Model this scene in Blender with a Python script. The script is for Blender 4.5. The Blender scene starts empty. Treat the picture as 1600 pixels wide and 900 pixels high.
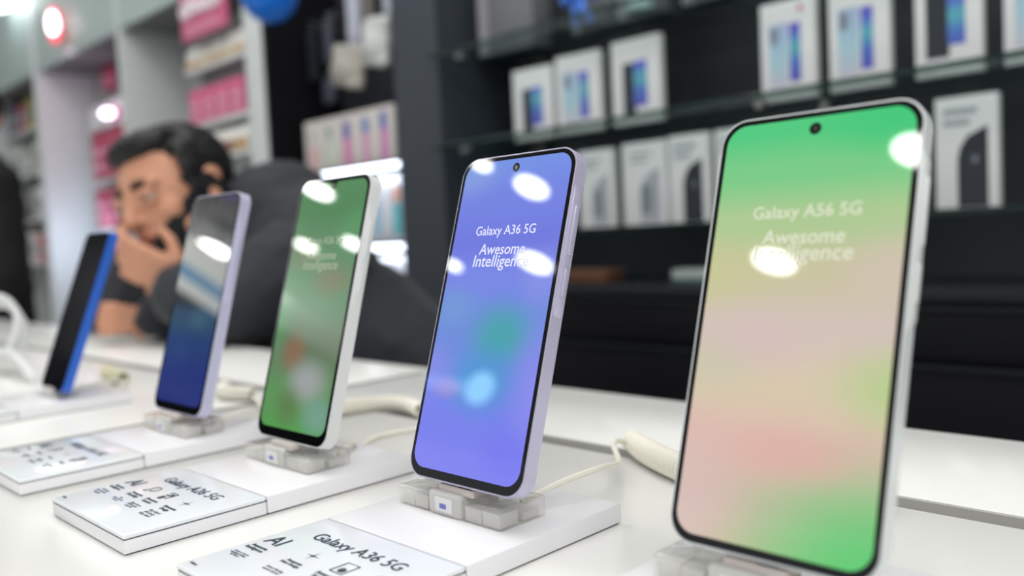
import bpy, bmesh, math, random
from mathutils import Vector, Matrix, Euler, noise
sc = bpy.context.scene
C = sc.collection
random.seed(7)

# ---------------------------------------------------------------- frame of reference
# all measures are millimetres from the lens; O lifts them to metres above the floor
CAMZ = 1050.0
def V(x, y, z): return Vector((x/1000.0, y/1000.0, (z+CAMZ)/1000.0))
MR = Vector((0.7081558, 0.7043888, -0.0484950))
MU = Vector((-0.0079744, 0.0766591, 0.9970255))
MF = Vector((-0.7060112, 0.7056626, -0.0599037))
FPX = 1359.5178
def W(px, py, D):                       # a point seen at a pixel, D mm deep
    return (MR*((px-800)/FPX) + MU*(-(py-450)/FPX) + MF) * D

# ---------------------------------------------------------------- camera
cam = bpy.data.cameras.new('camera'); camo = bpy.data.objects.new('camera', cam); C.objects.link(camo)
camo.matrix_world = Matrix(((MR.x, MU.x, -MF.x, 0), (MR.y, MU.y, -MF.y, 0), (MR.z, MU.z, -MF.z, CAMZ/1000), (0, 0, 0, 1)))
cam.sensor_width = 36; cam.lens = FPX/1600*36; cam.clip_start = 0.02; cam.clip_end = 60
cam.dof.use_dof = True; cam.dof.focus_distance = 0.412; cam.dof.aperture_fstop = 4.4
sc.camera = camo

# ---------------------------------------------------------------- world, light, exposure
w = bpy.data.worlds.new('world'); sc.world = w; w.use_nodes = True
w.node_tree.nodes['Background'].inputs[0].default_value = (0.93, 0.97, 1.0, 1)
w.node_tree.nodes['Background'].inputs[1].default_value = 0.62
sc.view_settings.view_transform = 'Standard'; sc.view_settings.look = 'None'
sc.view_settings.exposure = 0.0; sc.view_settings.gamma = 1.0; sc.view_settings.use_curve_mapping = False
sc.cycles.use_denoising = True
sc.cycles.max_bounces = 10; sc.cycles.transmission_bounces = 10; sc.cycles.transparent_max_bounces = 32
sc.cycles.caustics_reflective = False; sc.cycles.caustics_refractive = False
sc.cycles.sample_clamp_indirect = 6.0

def area(name, loc, target, sx, sy, power, col=(1, 1, 1)):
    l = bpy.data.lights.new(name, 'AREA'); l.shape = 'RECTANGLE'; l.size = sx; l.size_y = sy; l.energy = power; l.color = col
    o = bpy.data.objects.new(name, l); C.objects.link(o); o.location = V(*loc)
    o.rotation_euler = (V(*target)-V(*loc)).to_track_quat('-Z', 'Y').to_euler(); return o
area('ceiling_panel_light', (-550, 420, 1850), (-550, 380, -141), 3.0, 1.3, 40, (1, 0.985, 0.96))
area('ceiling_panel_light', (-3000, 200, 1850), (-3000, 500, -141), 2.6, 1.0, 17, (0.97, 0.99, 1))
area('ceiling_panel_light', (1300, -800, 1850), (-900, 1400, 100), 1.8, 0.8, 40, (1, 0.99, 0.97))

# ---------------------------------------------------------------- materials
def srgb(r, g, b):
    f = lambda c: ((c/255.0)/12.92 if c/255.0 <= 0.04045 else (((c/255.0)+0.055)/1.055)**2.4)
    return (f(r), f(g), f(b), 1)
MATS = {}
def mat(name, col, rough=0.5, metal=0.0, spec=0.5, bump=0.0, bscale=200, var=0.0, vscale=30, trans=0.0, ior=1.45, emit=None, es=0.0, coat=0.0, alpha=1.0, sheen=0.0):
    if name in MATS: return MATS[name]
    m = bpy.data.materials.new(name); m.use_nodes = True; nt = m.node_tree; b = nt.nodes['Principled BSDF']
    c = srgb(*col)
    b.inputs['Base Color'].default_value = c
    b.inputs['Roughness'].default_value = rough; b.inputs['Metallic'].default_value = metal
    b.inputs['Specular IOR Level'].default_value = spec
    b.inputs['Transmission Weight'].default_value = trans; b.inputs['IOR'].default_value = ior
    b.inputs['Coat Weight'].default_value = coat; b.inputs['Coat Roughness'].default_value = 0.03
    b.inputs['Sheen Weight'].default_value = sheen
    if emit: b.inputs['Emission Color'].default_value = srgb(*emit); b.inputs['Emission Strength'].default_value = es
    tc = nt.nodes.new('ShaderNodeTexCoord')
    if var > 0:
        n = nt.nodes.new('ShaderNodeTexNoise'); n.inputs['Scale'].default_value = vscale; n.inputs['Detail'].default_value = 4
        r = nt.nodes.new('ShaderNodeValToRGB')
        r.color_ramp.elements[0].position = 0.3; r.color_ramp.elements[1].position = 0.7
        r.color_ramp.elements[0].color = (c[0]*(1-var), c[1]*(1-var), c[2]*(1-var), 1)
        r.color_ramp.elements[1].color = (min(1, c[0]*(1+var)), min(1, c[1]*(1+var)), min(1, c[2]*(1+var)), 1)
        nt.links.new(tc.outputs['Object'], n.inputs['Vector']); nt.links.new(n.outputs['Fac'], r.inputs[0]); nt.links.new(r.outputs[0], b.inputs['Base Color'])
    if bump > 0:
        n = nt.nodes.new('ShaderNodeTexNoise'); n.inputs['Scale'].default_value = bscale; n.inputs['Detail'].default_value = 3
        bp = nt.nodes.new('ShaderNodeBump'); bp.inputs['Strength'].default_value = bump; bp.inputs['Distance'].default_value = 0.001
        nt.links.new(tc.outputs['Object'], n.inputs['Vector']); nt.links.new(n.outputs['Fac'], bp.inputs['Height']); nt.links.new(bp.outputs[0], b.inputs['Normal'])
    MATS[name] = m; return m

def screen_mat(name, stops, blobs, W_, H_, strength=1.0):
    """lit display: a vertical gradient (v, colour) with soft coloured clouds (u, v, ru, rv, colour, amount); u,v in 0..1"""
    m = bpy.data.materials.new(name); m.use_nodes = True; nt = m.node_tree; b = nt.nodes['Principled BSDF']
    L = nt.links.new
    b.inputs['Base Color'].default_value = (0.004, 0.004, 0.005, 1); b.inputs['Roughness'].default_value = 0.025
    tc = nt.nodes.new('ShaderNodeTexCoord'); sp = nt.nodes.new('ShaderNodeSeparateXYZ'); L(tc.outputs['Object'], sp.inputs[0])
    mv = nt.nodes.new('ShaderNodeMath'); mv.operation = 'DIVIDE'; mv.inputs[1].default_value = H_/1000.0; L(sp.outputs['Z'], mv.inputs[0])
    r = nt.nodes.new('ShaderNodeValToRGB'); r.color_ramp.interpolation = 'EASE'
    els = r.color_ramp.elements
    while len(els) < len(stops): els.new(0.5)
    for e, (p, c) in zip(els, stops): e.position = p
    for e, (p, c) in zip(sorted(els, key=lambda q: q.position), stops): e.position = p; e.color = srgb(*c)
    L(mv.outputs[0], r.inputs[0]); cur = r.outputs[0]
    for (u, v, ru, rv, c, a) in blobs:
        mp = nt.nodes.new('ShaderNodeMapping'); mp.vector_type = 'TEXTURE'
        mp.inputs['Location'].default_value = ((u-0.5)*W_/1000, 0, v*H_/1000)
        mp.inputs['Scale'].default_value = (ru*W_/1000, 1, rv*H_/1000)
        L(tc.outputs['Object'], mp.inputs[0])
        s2 = nt.nodes.new('ShaderNodeSeparateXYZ'); L(mp.outputs[0], s2.inputs[0])
        cb = nt.nodes.new('ShaderNodeCombineXYZ'); L(s2.outputs['X'], cb.inputs[0]); L(s2.outputs['Z'], cb.inputs[2])
        ln = nt.nodes.new('ShaderNodeVectorMath'); ln.operation = 'LENGTH'; L(cb.outputs[0], ln.inputs[0])
        mr = nt.nodes.new('ShaderNodeMapRange'); mr.interpolation_type = 'SMOOTHERSTEP'
        mr.inputs['From Min'].default_value = 0; mr.inputs['From Max'].default_value = 1.0
        mr.inputs['To Min'].default_value = a; mr.inputs['To Max'].default_value = 0
        L(ln.outputs['Value'], mr.inputs['Value'])
        mx = nt.nodes.new('ShaderNodeMix'); mx.data_type = 'RGBA'; L(mr.outputs[0], mx.inputs['Factor'])
        L(cur, mx.inputs['A']); mx.inputs['B'].default_value = srgb(*c); cur = mx.outputs['Result']
    L(cur, b.inputs['Emission Color']); b.inputs['Emission Strength'].default_value = strength
    return m

# ---------------------------------------------------------------- mesh helpers (local mm)
K = 0.001
def new(): return bmesh.new()
def box(bm, x0, x1, y0, y1, z0, z1, bev=0.0, seg=2):
    r = bmesh.ops.create_cube(bm, size=1.0); vs = r['verts']
    for v in vs: v.co = Vector((x0+(v.co.x+.5)*(x1-x0), y0+(v.co.y+.5)*(y1-y0), z0+(v.co.z+.5)*(z1-z0)))*K
    if bev > 0:
        es = list({e for v in vs for e in v.link_edges})
        bmesh.ops.bevel(bm, geom=es, offset=bev*K, segments=seg, profile=0.6, affect='EDGES')
    return bm
def rrect(w, h, r, n=8, cx=0, cz=0):
    pts = []
    for (sx, sz, a0) in ((1, 1, 0), (-1, 1, 90), (-1, -1, 180), (1, -1, 270)):
        for i in range(n+1):
            a = math.radians(a0+90*i/n); pts.append((cx+sx*(w/2-r)+r*math.cos(a), cz+sz*(h/2-r)+r*math.sin(a)))
    return pts
def prism(bm, pts, y0, y1, bev=0.0, seg=3):
    """outline in x,z extruded along y"""
    a = [bm.verts.new(Vector((p[0], y0, p[1]))*K) for p in pts]; b = [bm.verts.new(Vector((p[0], y1, p[1]))*K) for p in pts]
    f1 = bm.faces.new(a); f2 = bm.faces.new(b[::-1]); n = len(pts)
    for i in range(n): bm.faces.new((a[i], b[i], b[(i+1) % n], a[(i+1) % n]))
    if bev > 0:
        es = list(f1.edges)+list(f2.edges)
        bmesh.ops.bevel(bm, geom=es, offset=bev*K, segments=seg, profile=0.5, affect='EDGES')
    return bm
def cyl(bm, c, r, h, axis='Z', n=24, r2=None, bev=0):
    r2 = r if r2 is None else r2
    res = bmesh.ops.create_cone(bm, cap_ends=True, segments=n, radius1=r*K, radius2=r2*K, depth=h*K)
    M_ = {'Z': Matrix.Identity(4), 'Y': Matrix.Rotation(math.pi/2, 4, 'X'), 'X': Matrix.Rotation(math.pi/2, 4, 'Y')}[axis]
    bmesh.ops.transform(bm, matrix=Matrix.Translation(Vector(c)*K) @ M_, verts=res['verts']); return bm
def ball(bm, c, r, sub=3, M_=None):
    rr = r if isinstance(r, (tuple, list)) else (r, r, r)
    res = bmesh.ops.create_icosphere(bm, subdivisions=sub, radius=1.0)
    T = Matrix.Translation(Vector(c)*K) @ (M_ or Matrix.Identity(4)) @ Matrix.Diagonal((rr[0]*K, rr[1]*K, rr[2]*K, 1))
    bmesh.ops.transform(bm, matrix=T, verts=res['verts']); return bm
def cap(bm, a, b, ra, rb, n=9):
    a = Vector(a); b = Vector(b)
    for i in range(n+1):
        t = i/n; ball(bm, a.lerp(b, t), ra+(rb-ra)*t, 2)
    return bm
def tube(bm, pts, r, n=8, caps=True):
    pts = [Vector(p)*K for p in pts]; rings = []; up = Vector((0, 0, 1)); N = None
    for i, p in enumerate(pts):
        t = (pts[min(i+1, len(pts)-1)]-pts[max(i-1, 0)]).normalized()
        if N is None: N = t.cross(up if abs(t.z) < 0.9 else Vector((1, 0, 0))).normalized()
        N = (N-t*N.dot(t)).normalized(); B = t.cross(N)
        rr = (r[i] if isinstance(r, list) else r)*K
        rings.append([bm.verts.new(p+(N*math.cos(2*math.pi*k/n)+B*math.sin(2*math.pi*k/n))*rr) for k in range(n)])
    for a, b in zip(rings, rings[1:]):
        for k in range(n): bm.faces.new((a[k], a[(k+1) % n], b[(k+1) % n], b[k]))
    if caps: bm.faces.new(rings[0][::-1]); bm.faces.new(rings[-1])
    return bm
def spline(P, m=12):
    P = [Vector(p) for p in P]; Q = [P[0]]+P+[P[-1]]; out = []
    for i in range(1, len(Q)-2):
        for k in range(m):
            t = k/m; a, b, c, d = Q[i-1], Q[i], Q[i+1], Q[i+2]
            out.append(0.5*((2*b)+(c-a)*t+(2*a-5*b+4*c-d)*t*t+(3*b-a-3*c+d)*t**3))
    out.append(P[-1]); return out
def helix(path, R, turns, per=14):
    path = [Vector(p) for p in path]; n = turns*per; out = []; N = None
    L = [0]
    for a, b in zip(path, path[1:]): L.append(L[-1]+(b-a).length)
    def at(s):
        for i in range(len(path)-1):
            if s <= L[i+1] or i == len(path)-2:
                f = (s-L[i])/(L[i+1]-L[i]); return path[i].lerp(path[i+1], f), (path[i+1]-path[i]).normalized()
    for k in range(n+1):
        p, t = at(L[-1]*k/n)
        if N is None: N = t.cross(Vector((0, 0, 1))).normalized()
        N = (N-t*N.dot(t)).normalized(); B = t.cross(N); a = 2*math.pi*k/per
        rr = R(k/n) if callable(R) else R
        out.append(p+(N*math.cos(a)+B*math.sin(a))*rr)
    return out
def finish(bm, name, m, smooth=True):
    bmesh.ops.recalc_face_normals(bm, faces=bm.faces)
    me = bpy.data.meshes.new(name); bm.to_mesh(me); bm.free(); me.materials.append(m)
    if smooth:
        me.polygons.foreach_set('use_smooth', [True]*len(me.polygons)); me.set_sharp_from_angle(angle=math.radians(38))
    return me
def obj(name, bm, m, parent=None, loc=None, smooth=True, label=None):
    o = bpy.data.objects.new(name, finish(bm, name, m, smooth)); C.objects.link(o)
    if parent: o.parent = parent
    if loc is not None: o.location = loc
    if label: o['label'] = label
    return o
def tag(o, label, cat, group=None):
    o['label'] = label; o['category'] = cat
    if group: o['group'] = group
    return o
def thing(name, label, cat, loc, group=None, rot=None):
    o = bpy.data.objects.new(name, None); C.objects.link(o); o.empty_display_size = 0.02
    o.location = loc
    if rot: o.rotation_euler = rot
    return tag(o, label, cat, group)
def struct(name, bm, m, loc=None):
    o = obj(name, bm, m, None, loc, False); o['kind'] = 'structure'; return o
def text(name, s, size, m, parent, loc, rot=(0, 0, 0), depth=0.05, align='CENTER', width=None, bold=0.0, shear=0.0):
    cu = bpy.data.curves.new(name, 'FONT'); cu.body = s; cu.size = size*K; cu.extrude = depth*K; cu.align_x = align; cu.align_y = 'CENTER'
    cu.offset = bold*K; cu.shear = shear; cu.resolution_u = 3; cu.space_line = 0.9
    t = bpy.data.objects.new(name, cu); C.objects.link(t)
    dg = bpy.context.evaluated_depsgraph_get(); dg.update()
    me = bpy.data.meshes.new_from_object(t.evaluated_get(dg)); bpy.data.objects.remove(t); bpy.data.curves.remove(cu)
    if width and len(me.vertices):
        xs = [v.co.x for v in me.vertices]; f = width*K/(max(xs)-min(xs))
        for v in me.vertices: v.co.x *= f; v.co.y *= f
    me.materials.clear(); me.materials.append(m); me.name = name
    o = bpy.data.objects.new(name, me); C.objects.link(o); o.parent = parent; o.location = Vector(loc)*K; o.rotation_euler = rot
    return o
def remeshed(bm, name, m, voxel, parent=None, loc=None, smooth=8, disp=None, label=None):
    me = finish(bm, name, m)
    o = bpy.data.objects.new(name, me); C.objects.link(o)
    r = o.modifiers.new('r', 'REMESH'); r.mode = 'VOXEL'; r.voxel_size = voxel*K; r.use_smooth_shade = True
    s = o.modifiers.new('s', 'SMOOTH'); s.iterations = smooth; s.factor = 0.6
    dg = bpy.context.evaluated_depsgraph_get(); dg.update()
    me2 = bpy.data.meshes.new_from_object(o.evaluated_get(dg)); o.modifiers.clear(); o.data = me2; bpy.data.meshes.remove(me); me2.name = name
    me2.materials.clear(); me2.materials.append(m)
    if disp:
        amp, sc_ = disp
        me2.update(); ns = [v.normal.copy() for v in me2.vertices]
        for v, n in zip(me2.vertices, ns):
            q = v.co*sc_; q = Vector((q.x+0.6*noise.noise(q*1.3), q.y, q.z*1.9))
            v.co += n*(amp*K*(noise.noise(q)+0.5*abs(noise.noise(q*2.1))))
    me2.polygons.foreach_set('use_smooth', [True]*len(me2.polygons))
    if parent: o.parent = parent
    if loc is not None: o.location = loc
    if label: o['label'] = label
    return o

M_table = mat('white_gloss_table', (240, 240, 237), 0.16, var=0.02, vscale=4, spec=0.25, bump=0.02, bscale=30)
M_plinth = mat('white_acrylic_plinth', (238, 237, 240), 0.22, spec=0.45)
M_lid = mat('printed_label_face', (236, 240, 244), 0.10, spec=0.5)
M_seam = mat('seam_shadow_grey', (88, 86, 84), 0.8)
M_groove = mat('grey_aluminium_channel', (176, 175, 172), 0.5)
M_black = mat('black_glass_bezel', (9, 9, 11), 0.03, spec=0.5)
M_dark = mat('dark_wall_laminate', (50, 52, 58), 0.55, var=0.05, vscale=6)
M_cab = mat('black_cabinet_laminate', (19, 20, 25), 0.5, spec=.25)
M_cabedge = mat('charcoal_cabinet_edge', (36, 38, 44), 0.5, spec=.3)
M_col = mat('slate_grey_column', (53, 59, 67), 0.5)
M_white = mat('white_unit_laminate', (212, 216, 216), 0.5, var=0.02)
def glassy(name, tint, body, amount, rough=0.02, refl=.7, thru=.5):
    """clear material: tinted straight-through light, a little milky body, fresnel gloss"""
    m = bpy.data.materials.new(name); m.use_nodes = True; nt = m.node_tree; nt.nodes.remove(nt.nodes['Principled BSDF'])
    N = nt.nodes.new; L = nt.links.new
    tr = N('ShaderNodeBsdfTransparent'); tr.inputs[0].default_value = srgb(*tint)
    df = N('ShaderNodeBsdfDiffuse'); df.inputs[0].default_value = srgb(*body); tl = N('ShaderNodeBsdfTranslucent'); tl.inputs[0].default_value = srgb(*body)
    a1 = N('ShaderNodeMixShader'); a1.inputs[0].default_value = thru; L(df.outputs[0], a1.inputs[1]); L(tl.outputs[0], a1.inputs[2])
    a2 = N('ShaderNodeMixShader'); a2.inputs[0].default_value = amount; L(tr.outputs[0], a2.inputs[1]); L(a1.outputs[0], a2.inputs[2])
    lw = N('ShaderNodeLayerWeight'); pw = N('ShaderNodeMath'); pw.operation = 'POWER'; pw.inputs[1].default_value = 4.0; L(lw.outputs['Facing'], pw.inputs[0]); fr = N('ShaderNodeMath'); fr.operation = 'MULTIPLY_ADD'; fr.inputs[1].default_value = refl; fr.inputs[2].default_value = .045; L(pw.outputs[0], fr.inputs[0]); gl = N('ShaderNodeBsdfGlossy'); gl.inputs['Roughness'].default_value = rough
    a3 = N('ShaderNodeMixShader'); L(fr.outputs[0], a3.inputs[0]); L(a2.outputs[0], a3.inputs[1]); L(gl.outputs[0], a3.inputs[2])
    L(a3.outputs[0], nt.nodes['Material Output'].inputs[0]); MATS[name] = m; return m
M_glass = glassy('green_shelf_glass', (236, 243, 241), (60, 90, 84), .03, refl=.16)
M_gedge = glassy('dark_green_glass_edge', (170, 200, 192), (44, 76, 70), .35, .1, refl=.1)
M_acr = glassy('clear_acrylic', (255, 255, 254), (250, 250, 246), .07, .04, refl=1.0)
M_frost = glassy('frosted_acrylic', (252, 252, 250), (250, 249, 246), .68, .2, refl=.35, thru=.3)
M_ink = mat('dark_teal_ink', (38, 62, 76), 0.4)
M_inkg = mat('grey_ink', (96, 110, 122), 0.4)
M_cable = mat('cream_cable_rubber', (236, 233, 220), 0.45, spec=0.4)
M_cabw = mat('white_cable_rubber', (228, 230, 230), 0.4)
M_metal = mat('satin_steel', (170, 170, 168), 0.3, metal=0.9)

# ---------------------------------------------------------------- the room
TZ = -141.0
struct('floor', box(new(), -10000, 3500, -7000, 1600, -20, 0), mat('pale_floor_tile', (176, 174, 170), 0.35, var=0.05, vscale=3))
struct('ceiling', box(new(), -10000, 3500, -7000, 1600, 0, 40), mat('pale_ceiling', (214, 214, 212), 0.8), V(0, 0, 1900))
struct('wall_back', box(new(), -10000, 3500, 1545, 1600, 0, 2950), M_dark)
struct('wall_left', box(new(), -10000, -9950, -7000, 1545, 0, 2950), mat('left_wall_paint', (200, 202, 204), 0.7))
struct('trim_2', box(new(), -2245, -2232, 1292, 1545, 0, 2950, 1), M_cab)
struct('trim_1', box(new(), -1649, -1490, 1290, 1545, 0, 2950, 1), M_col)

# ---------------------------------------------------------------- display table
T = thing('display_table', 'long white gloss display table carrying the row of phones', 'table', V(-1200, 300, -CAMZ))
def TL(x, y, z): return (x+1200, y-300, z+CAMZ)
def tbox(name, x0, x1, y0, y1, z0, z1, m, bev=1.2):
    a = TL(x0, y0, z0); b = TL(x1, y1, z1)
    return obj(name, box(new(), a[0], b[0], a[1], b[1], a[2], b[2], bev), m, T)
tbox('front_top', -722, 700, -120, 425, TZ-30, TZ, M_table)
tbox('back_top', -722, 700, 443, 590, TZ-30, TZ, M_table)
tbox('front_top', -3200, -732, -120, 425, TZ-30, TZ, M_table)
tbox('back_top', -3200, -732, 443, 605, TZ-30, TZ, M_table)
tbox('cable_channel', -3200, 700, 424, 444, TZ-34, TZ-9, M_groove, 0.5)
tbox('channel_lip', -720, 700, 440.5, 443.2, TZ-20, TZ-.4, M_groove, 0.3)
tbox('channel_lip', -3200, -734, 440.5, 443.2, TZ-20, TZ-.4, M_groove, 0.3)
tbox('joint_lip', -735.5, -732, -118, 588, TZ-20, TZ-.4, M_groove, 0.3)
tbox('joint_strip', -733, -721, -120, 589, TZ-34, TZ-3.0, M_groove, 0.5)
tbox('apron', -3150, 660, -90, 560, TZ-180, TZ-34, M_white, 2)
for x in (-3100, -1900, -740, 560): tbox('leg', x, x+60, -60, 0, -CAMZ, TZ-180, M_white, 2)
for x in (-3100, -1900, -740, 560): tbox('leg', x, x+60, 480, 540, -CAMZ, TZ-180, M_white, 2)

# ---------------------------------------------------------------- plinths with label
# Y: front 150, label/base seam 224, back 325; z from the table to -131
def label_print(lid, kind, title):
    z = 10.25
    text('title_text', title, 9.5, M_ink, lid, (0.5, 56.5, z), width=63 if kind != 'a' else 58, bold=0.0)
    cols = {'b': [(-39, 'AI'), (-15, 'mag'), (4, 'cam'), (26, 'plus')], 'c': [(-39, 'AI'), (-10, 'plus'), (13, 'badge'), (34, 'mag')],
            'a': [(-39, 'AI'), (-17, 'mag'), (5, 'plus'), (27, 'cam')]}[kind]
    heads = {'b': ['Awesome\nIntelligence', 'Awesome\nDurability', 'Awesome\nCamera', 'Awesome\nDesign'],
             'c': ['Awesome\nIntelligence', 'Awesome\nNew Design', 'Awesome\nSecurity', 'Awesome\nCamera'],
             'a': ['Display', 'Battery', 'Camera', 'Design']}[kind]
    small = {'b': ['Circle to\nSearch with\nGoogle', 'IP67\nWater and dust\nresistant', 'Object eraser\n50MP camera\nwith OIS', 'Key island\nslim body\nGlass back'],
             'c': ['Circle to Search\nIntelligent editing\nMy Filters', 'Linear floating\ncamera layout', 'Knox Vault\n6 years of\nupdates', '50MP camera\nwith OIS'],
             'a': ['Super AMOLED\n90Hz', '5,000 mAh\n25W', '50MP\ncamera', 'Key island\nslim']}[kind]
    for (x, ic), hd, sm in zip(cols, heads, small):
        x = x if kind == 'b' else x
        if ic == 'AI': text('icon_print', 'AI', 11, M_ink, lid, (x, 41.5, z), width=11)
        else:
            bm = new()
            if ic == 'plus':
                P = []
                for i in range(16):
                    a = math.pi*i/8; r = 5.2 if i % 4 == 0 else 0.9 if i % 2 == 0 else 0.75
                    P.append((x+r*math.cos(a), 41.5+r*math.sin(a)))
            elif ic == 'mag':
                P = None
                tube(bm, [(x+3.2*math.cos(a*math.pi/10), 43+3.2*math.sin(a*math.pi/10), z) for a in range(21)], 0.2, 5)
                tube(bm, [(x-2.4, 40.6, z), (x-4.6, 37.6, z)], 0.25, 5)
            elif ic == 'cam':
                P = None
                box(bm, x-3, x+0.5, 36.5, 40.5, z-.1, z+.05); box(bm, x-3, x+0.5, 41.6, 42.8, z-.1, z+.05)
                tube(bm, [(x-3, 44, z), (x-3, 46, z), (x+3.5, 46, z), (x+3.5, 38, z)], 0.2, 5); cyl(bm, (x+1, 43.6, z), 1.3, .2)
            else:
                P = None
                tube(bm, [(x-4, 37, z), (x+4, 37, z), (x+4, 46.5, z), (x-4, 46.5, z), (x-4, 37, z)], 0.2, 5); cyl(bm, (x+.5, 40, z), 1.9, .2)
            if P:
                vs = [bm.verts.new((p[0]*K, p[1]*K, z*K)) for p in P]; bm.faces.new(vs)
            obj('icon_print', bm, M_ink, lid)
        two = '\n' in hd
        text('heading_print', hd, 3.1, M_ink, lid, (x, 31.5, z), width=13.5 if two else 8, bold=0.03)
        text('small_print', sm, 2.5, M_inkg, lid, (x, 22.5, z), width=12.5, bold=0)
    text('footnote_print', 'Galaxy', 2.2, M_ink, lid, (-44, 5, z), width=6)
def plinth(x, label, kind=None, title=None, y0=150, back=325, seam=224, xw=100):
    t = thing('display_plinth', label, 'plinth', V(x, y0, TZ), 'white plinths under the phones')
    h = 10.0
    obj('base_block', box(new(), -xw/2, xw/2, seam-y0+0.7, back-y0, 0.7, h, 0.8), M_plinth, t)
    obj('tray', box(new(), -xw/2+.2, xw/2-.2, .2, seam-y0, 0.7, h-2.8, 0.4), M_plinth, t)
    obj('foot', box(new(), -xw/2+1.2, xw/2-1.2, 1.2, back-y0-1.2, 0, 0.8), M_seam, t)  # dark inset strip that draws the contact shadow line under the plinth
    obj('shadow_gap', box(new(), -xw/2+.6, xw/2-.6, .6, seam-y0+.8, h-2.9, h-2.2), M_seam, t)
    lid = obj('label_cover', box(new(), -xw/2, xw/2, 0, seam-y0, h-2.3, h, 1.1, 3), M_lid, t, label='glossy white printed label cover')
    if kind:
        label_print(lid, kind, title)
    return t
plinth(-465, 'white plinth with sharp printed label under the white phone with green screen', 'b', 'Galaxy A26 5G')
plinth(-308, 'white plinth cut by the bottom frame edge, under the purple phone with blue screen', 'c', 'Galaxy A36 5G')
plinth(-623, 'blurred white plinth with printed label at left under the lavender-edged phone', 'a', 'Galaxy A16 5G')
plinth(-154, 'white plinth mostly hidden under the largest silver phone at right')
plinth(-893, 'plain white plinth under the blue phone at far left')

# ---------------------------------------------------------------- acrylic phone clips
def clip(x, label, y=260, zh=10, wsp=73, dp=30):
    t = thing('acrylic_clip', label, 'phone stand', V(x, y, -131), 'clear acrylic clips holding the phones')
    for (a, b) in ((-wsp/2, -13.5), (10.5, wsp/2)):
        obj('acrylic_block', box(new(), a, b, 0, dp, 0, zh, 1.6, 3), M_acr, t)
        n = 2; wd = (b-a-2.4)
        bm = new()
        for i in range(n): box(bm, a+1.2+i*wd/n, a+1.2+(i+1)*wd/n-0.9, 1.4, dp*0.44, 0.5, zh*0.7, 0.25)
        box(bm, a+2, b-2, dp*0.55, dp-3, 0.6, zh*0.45, 0.4)
        obj('inner_cavity', bm, M_frost, t)
    c = obj('centre_housing', box(new(), -13.2, 10.2, -0.4, dp-4, 0, zh+1.5, 2.4, 3), M_frost, t, label='milky centre housing of the clip')
    obj('mark_plate', box(new(), -7.5, 4.5, -0.75, -0.3, 2.2, zh-1.0, 0.3), mat('white_mark_plate', (226, 226, 226), 0.4), c)
    obj('blue_mark', box(new(), -4, 0.5, -0.95, -0.7, zh*.5-1.1, zh*.5+1.2), mat('blue_mark_ink', (110, 120, 190), 0.4), c)
    obj('plug_shoe', box(new(), -8, 17, 2.5, 12, zh+0.8, zh+4.6, 1.0), mat('cream_plug_shoe', (206, 196, 190), 0.35), t)
    return t
clip(-311, 'clear acrylic clip under the purple phone, sharpest of the clips')
clip(-469, 'clear acrylic clip with blue spot under the white phone with green screen')
clip(-627, 'blurred clear acrylic clip under the lavender-edged phone')
clip(-156, 'clear acrylic clip under the largest silver phone, cut by the bottom of the frame')
clip(-893, 'low milky clip barely showing under the blue phone', y=262, zh=5, wsp=40, dp=22)

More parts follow.
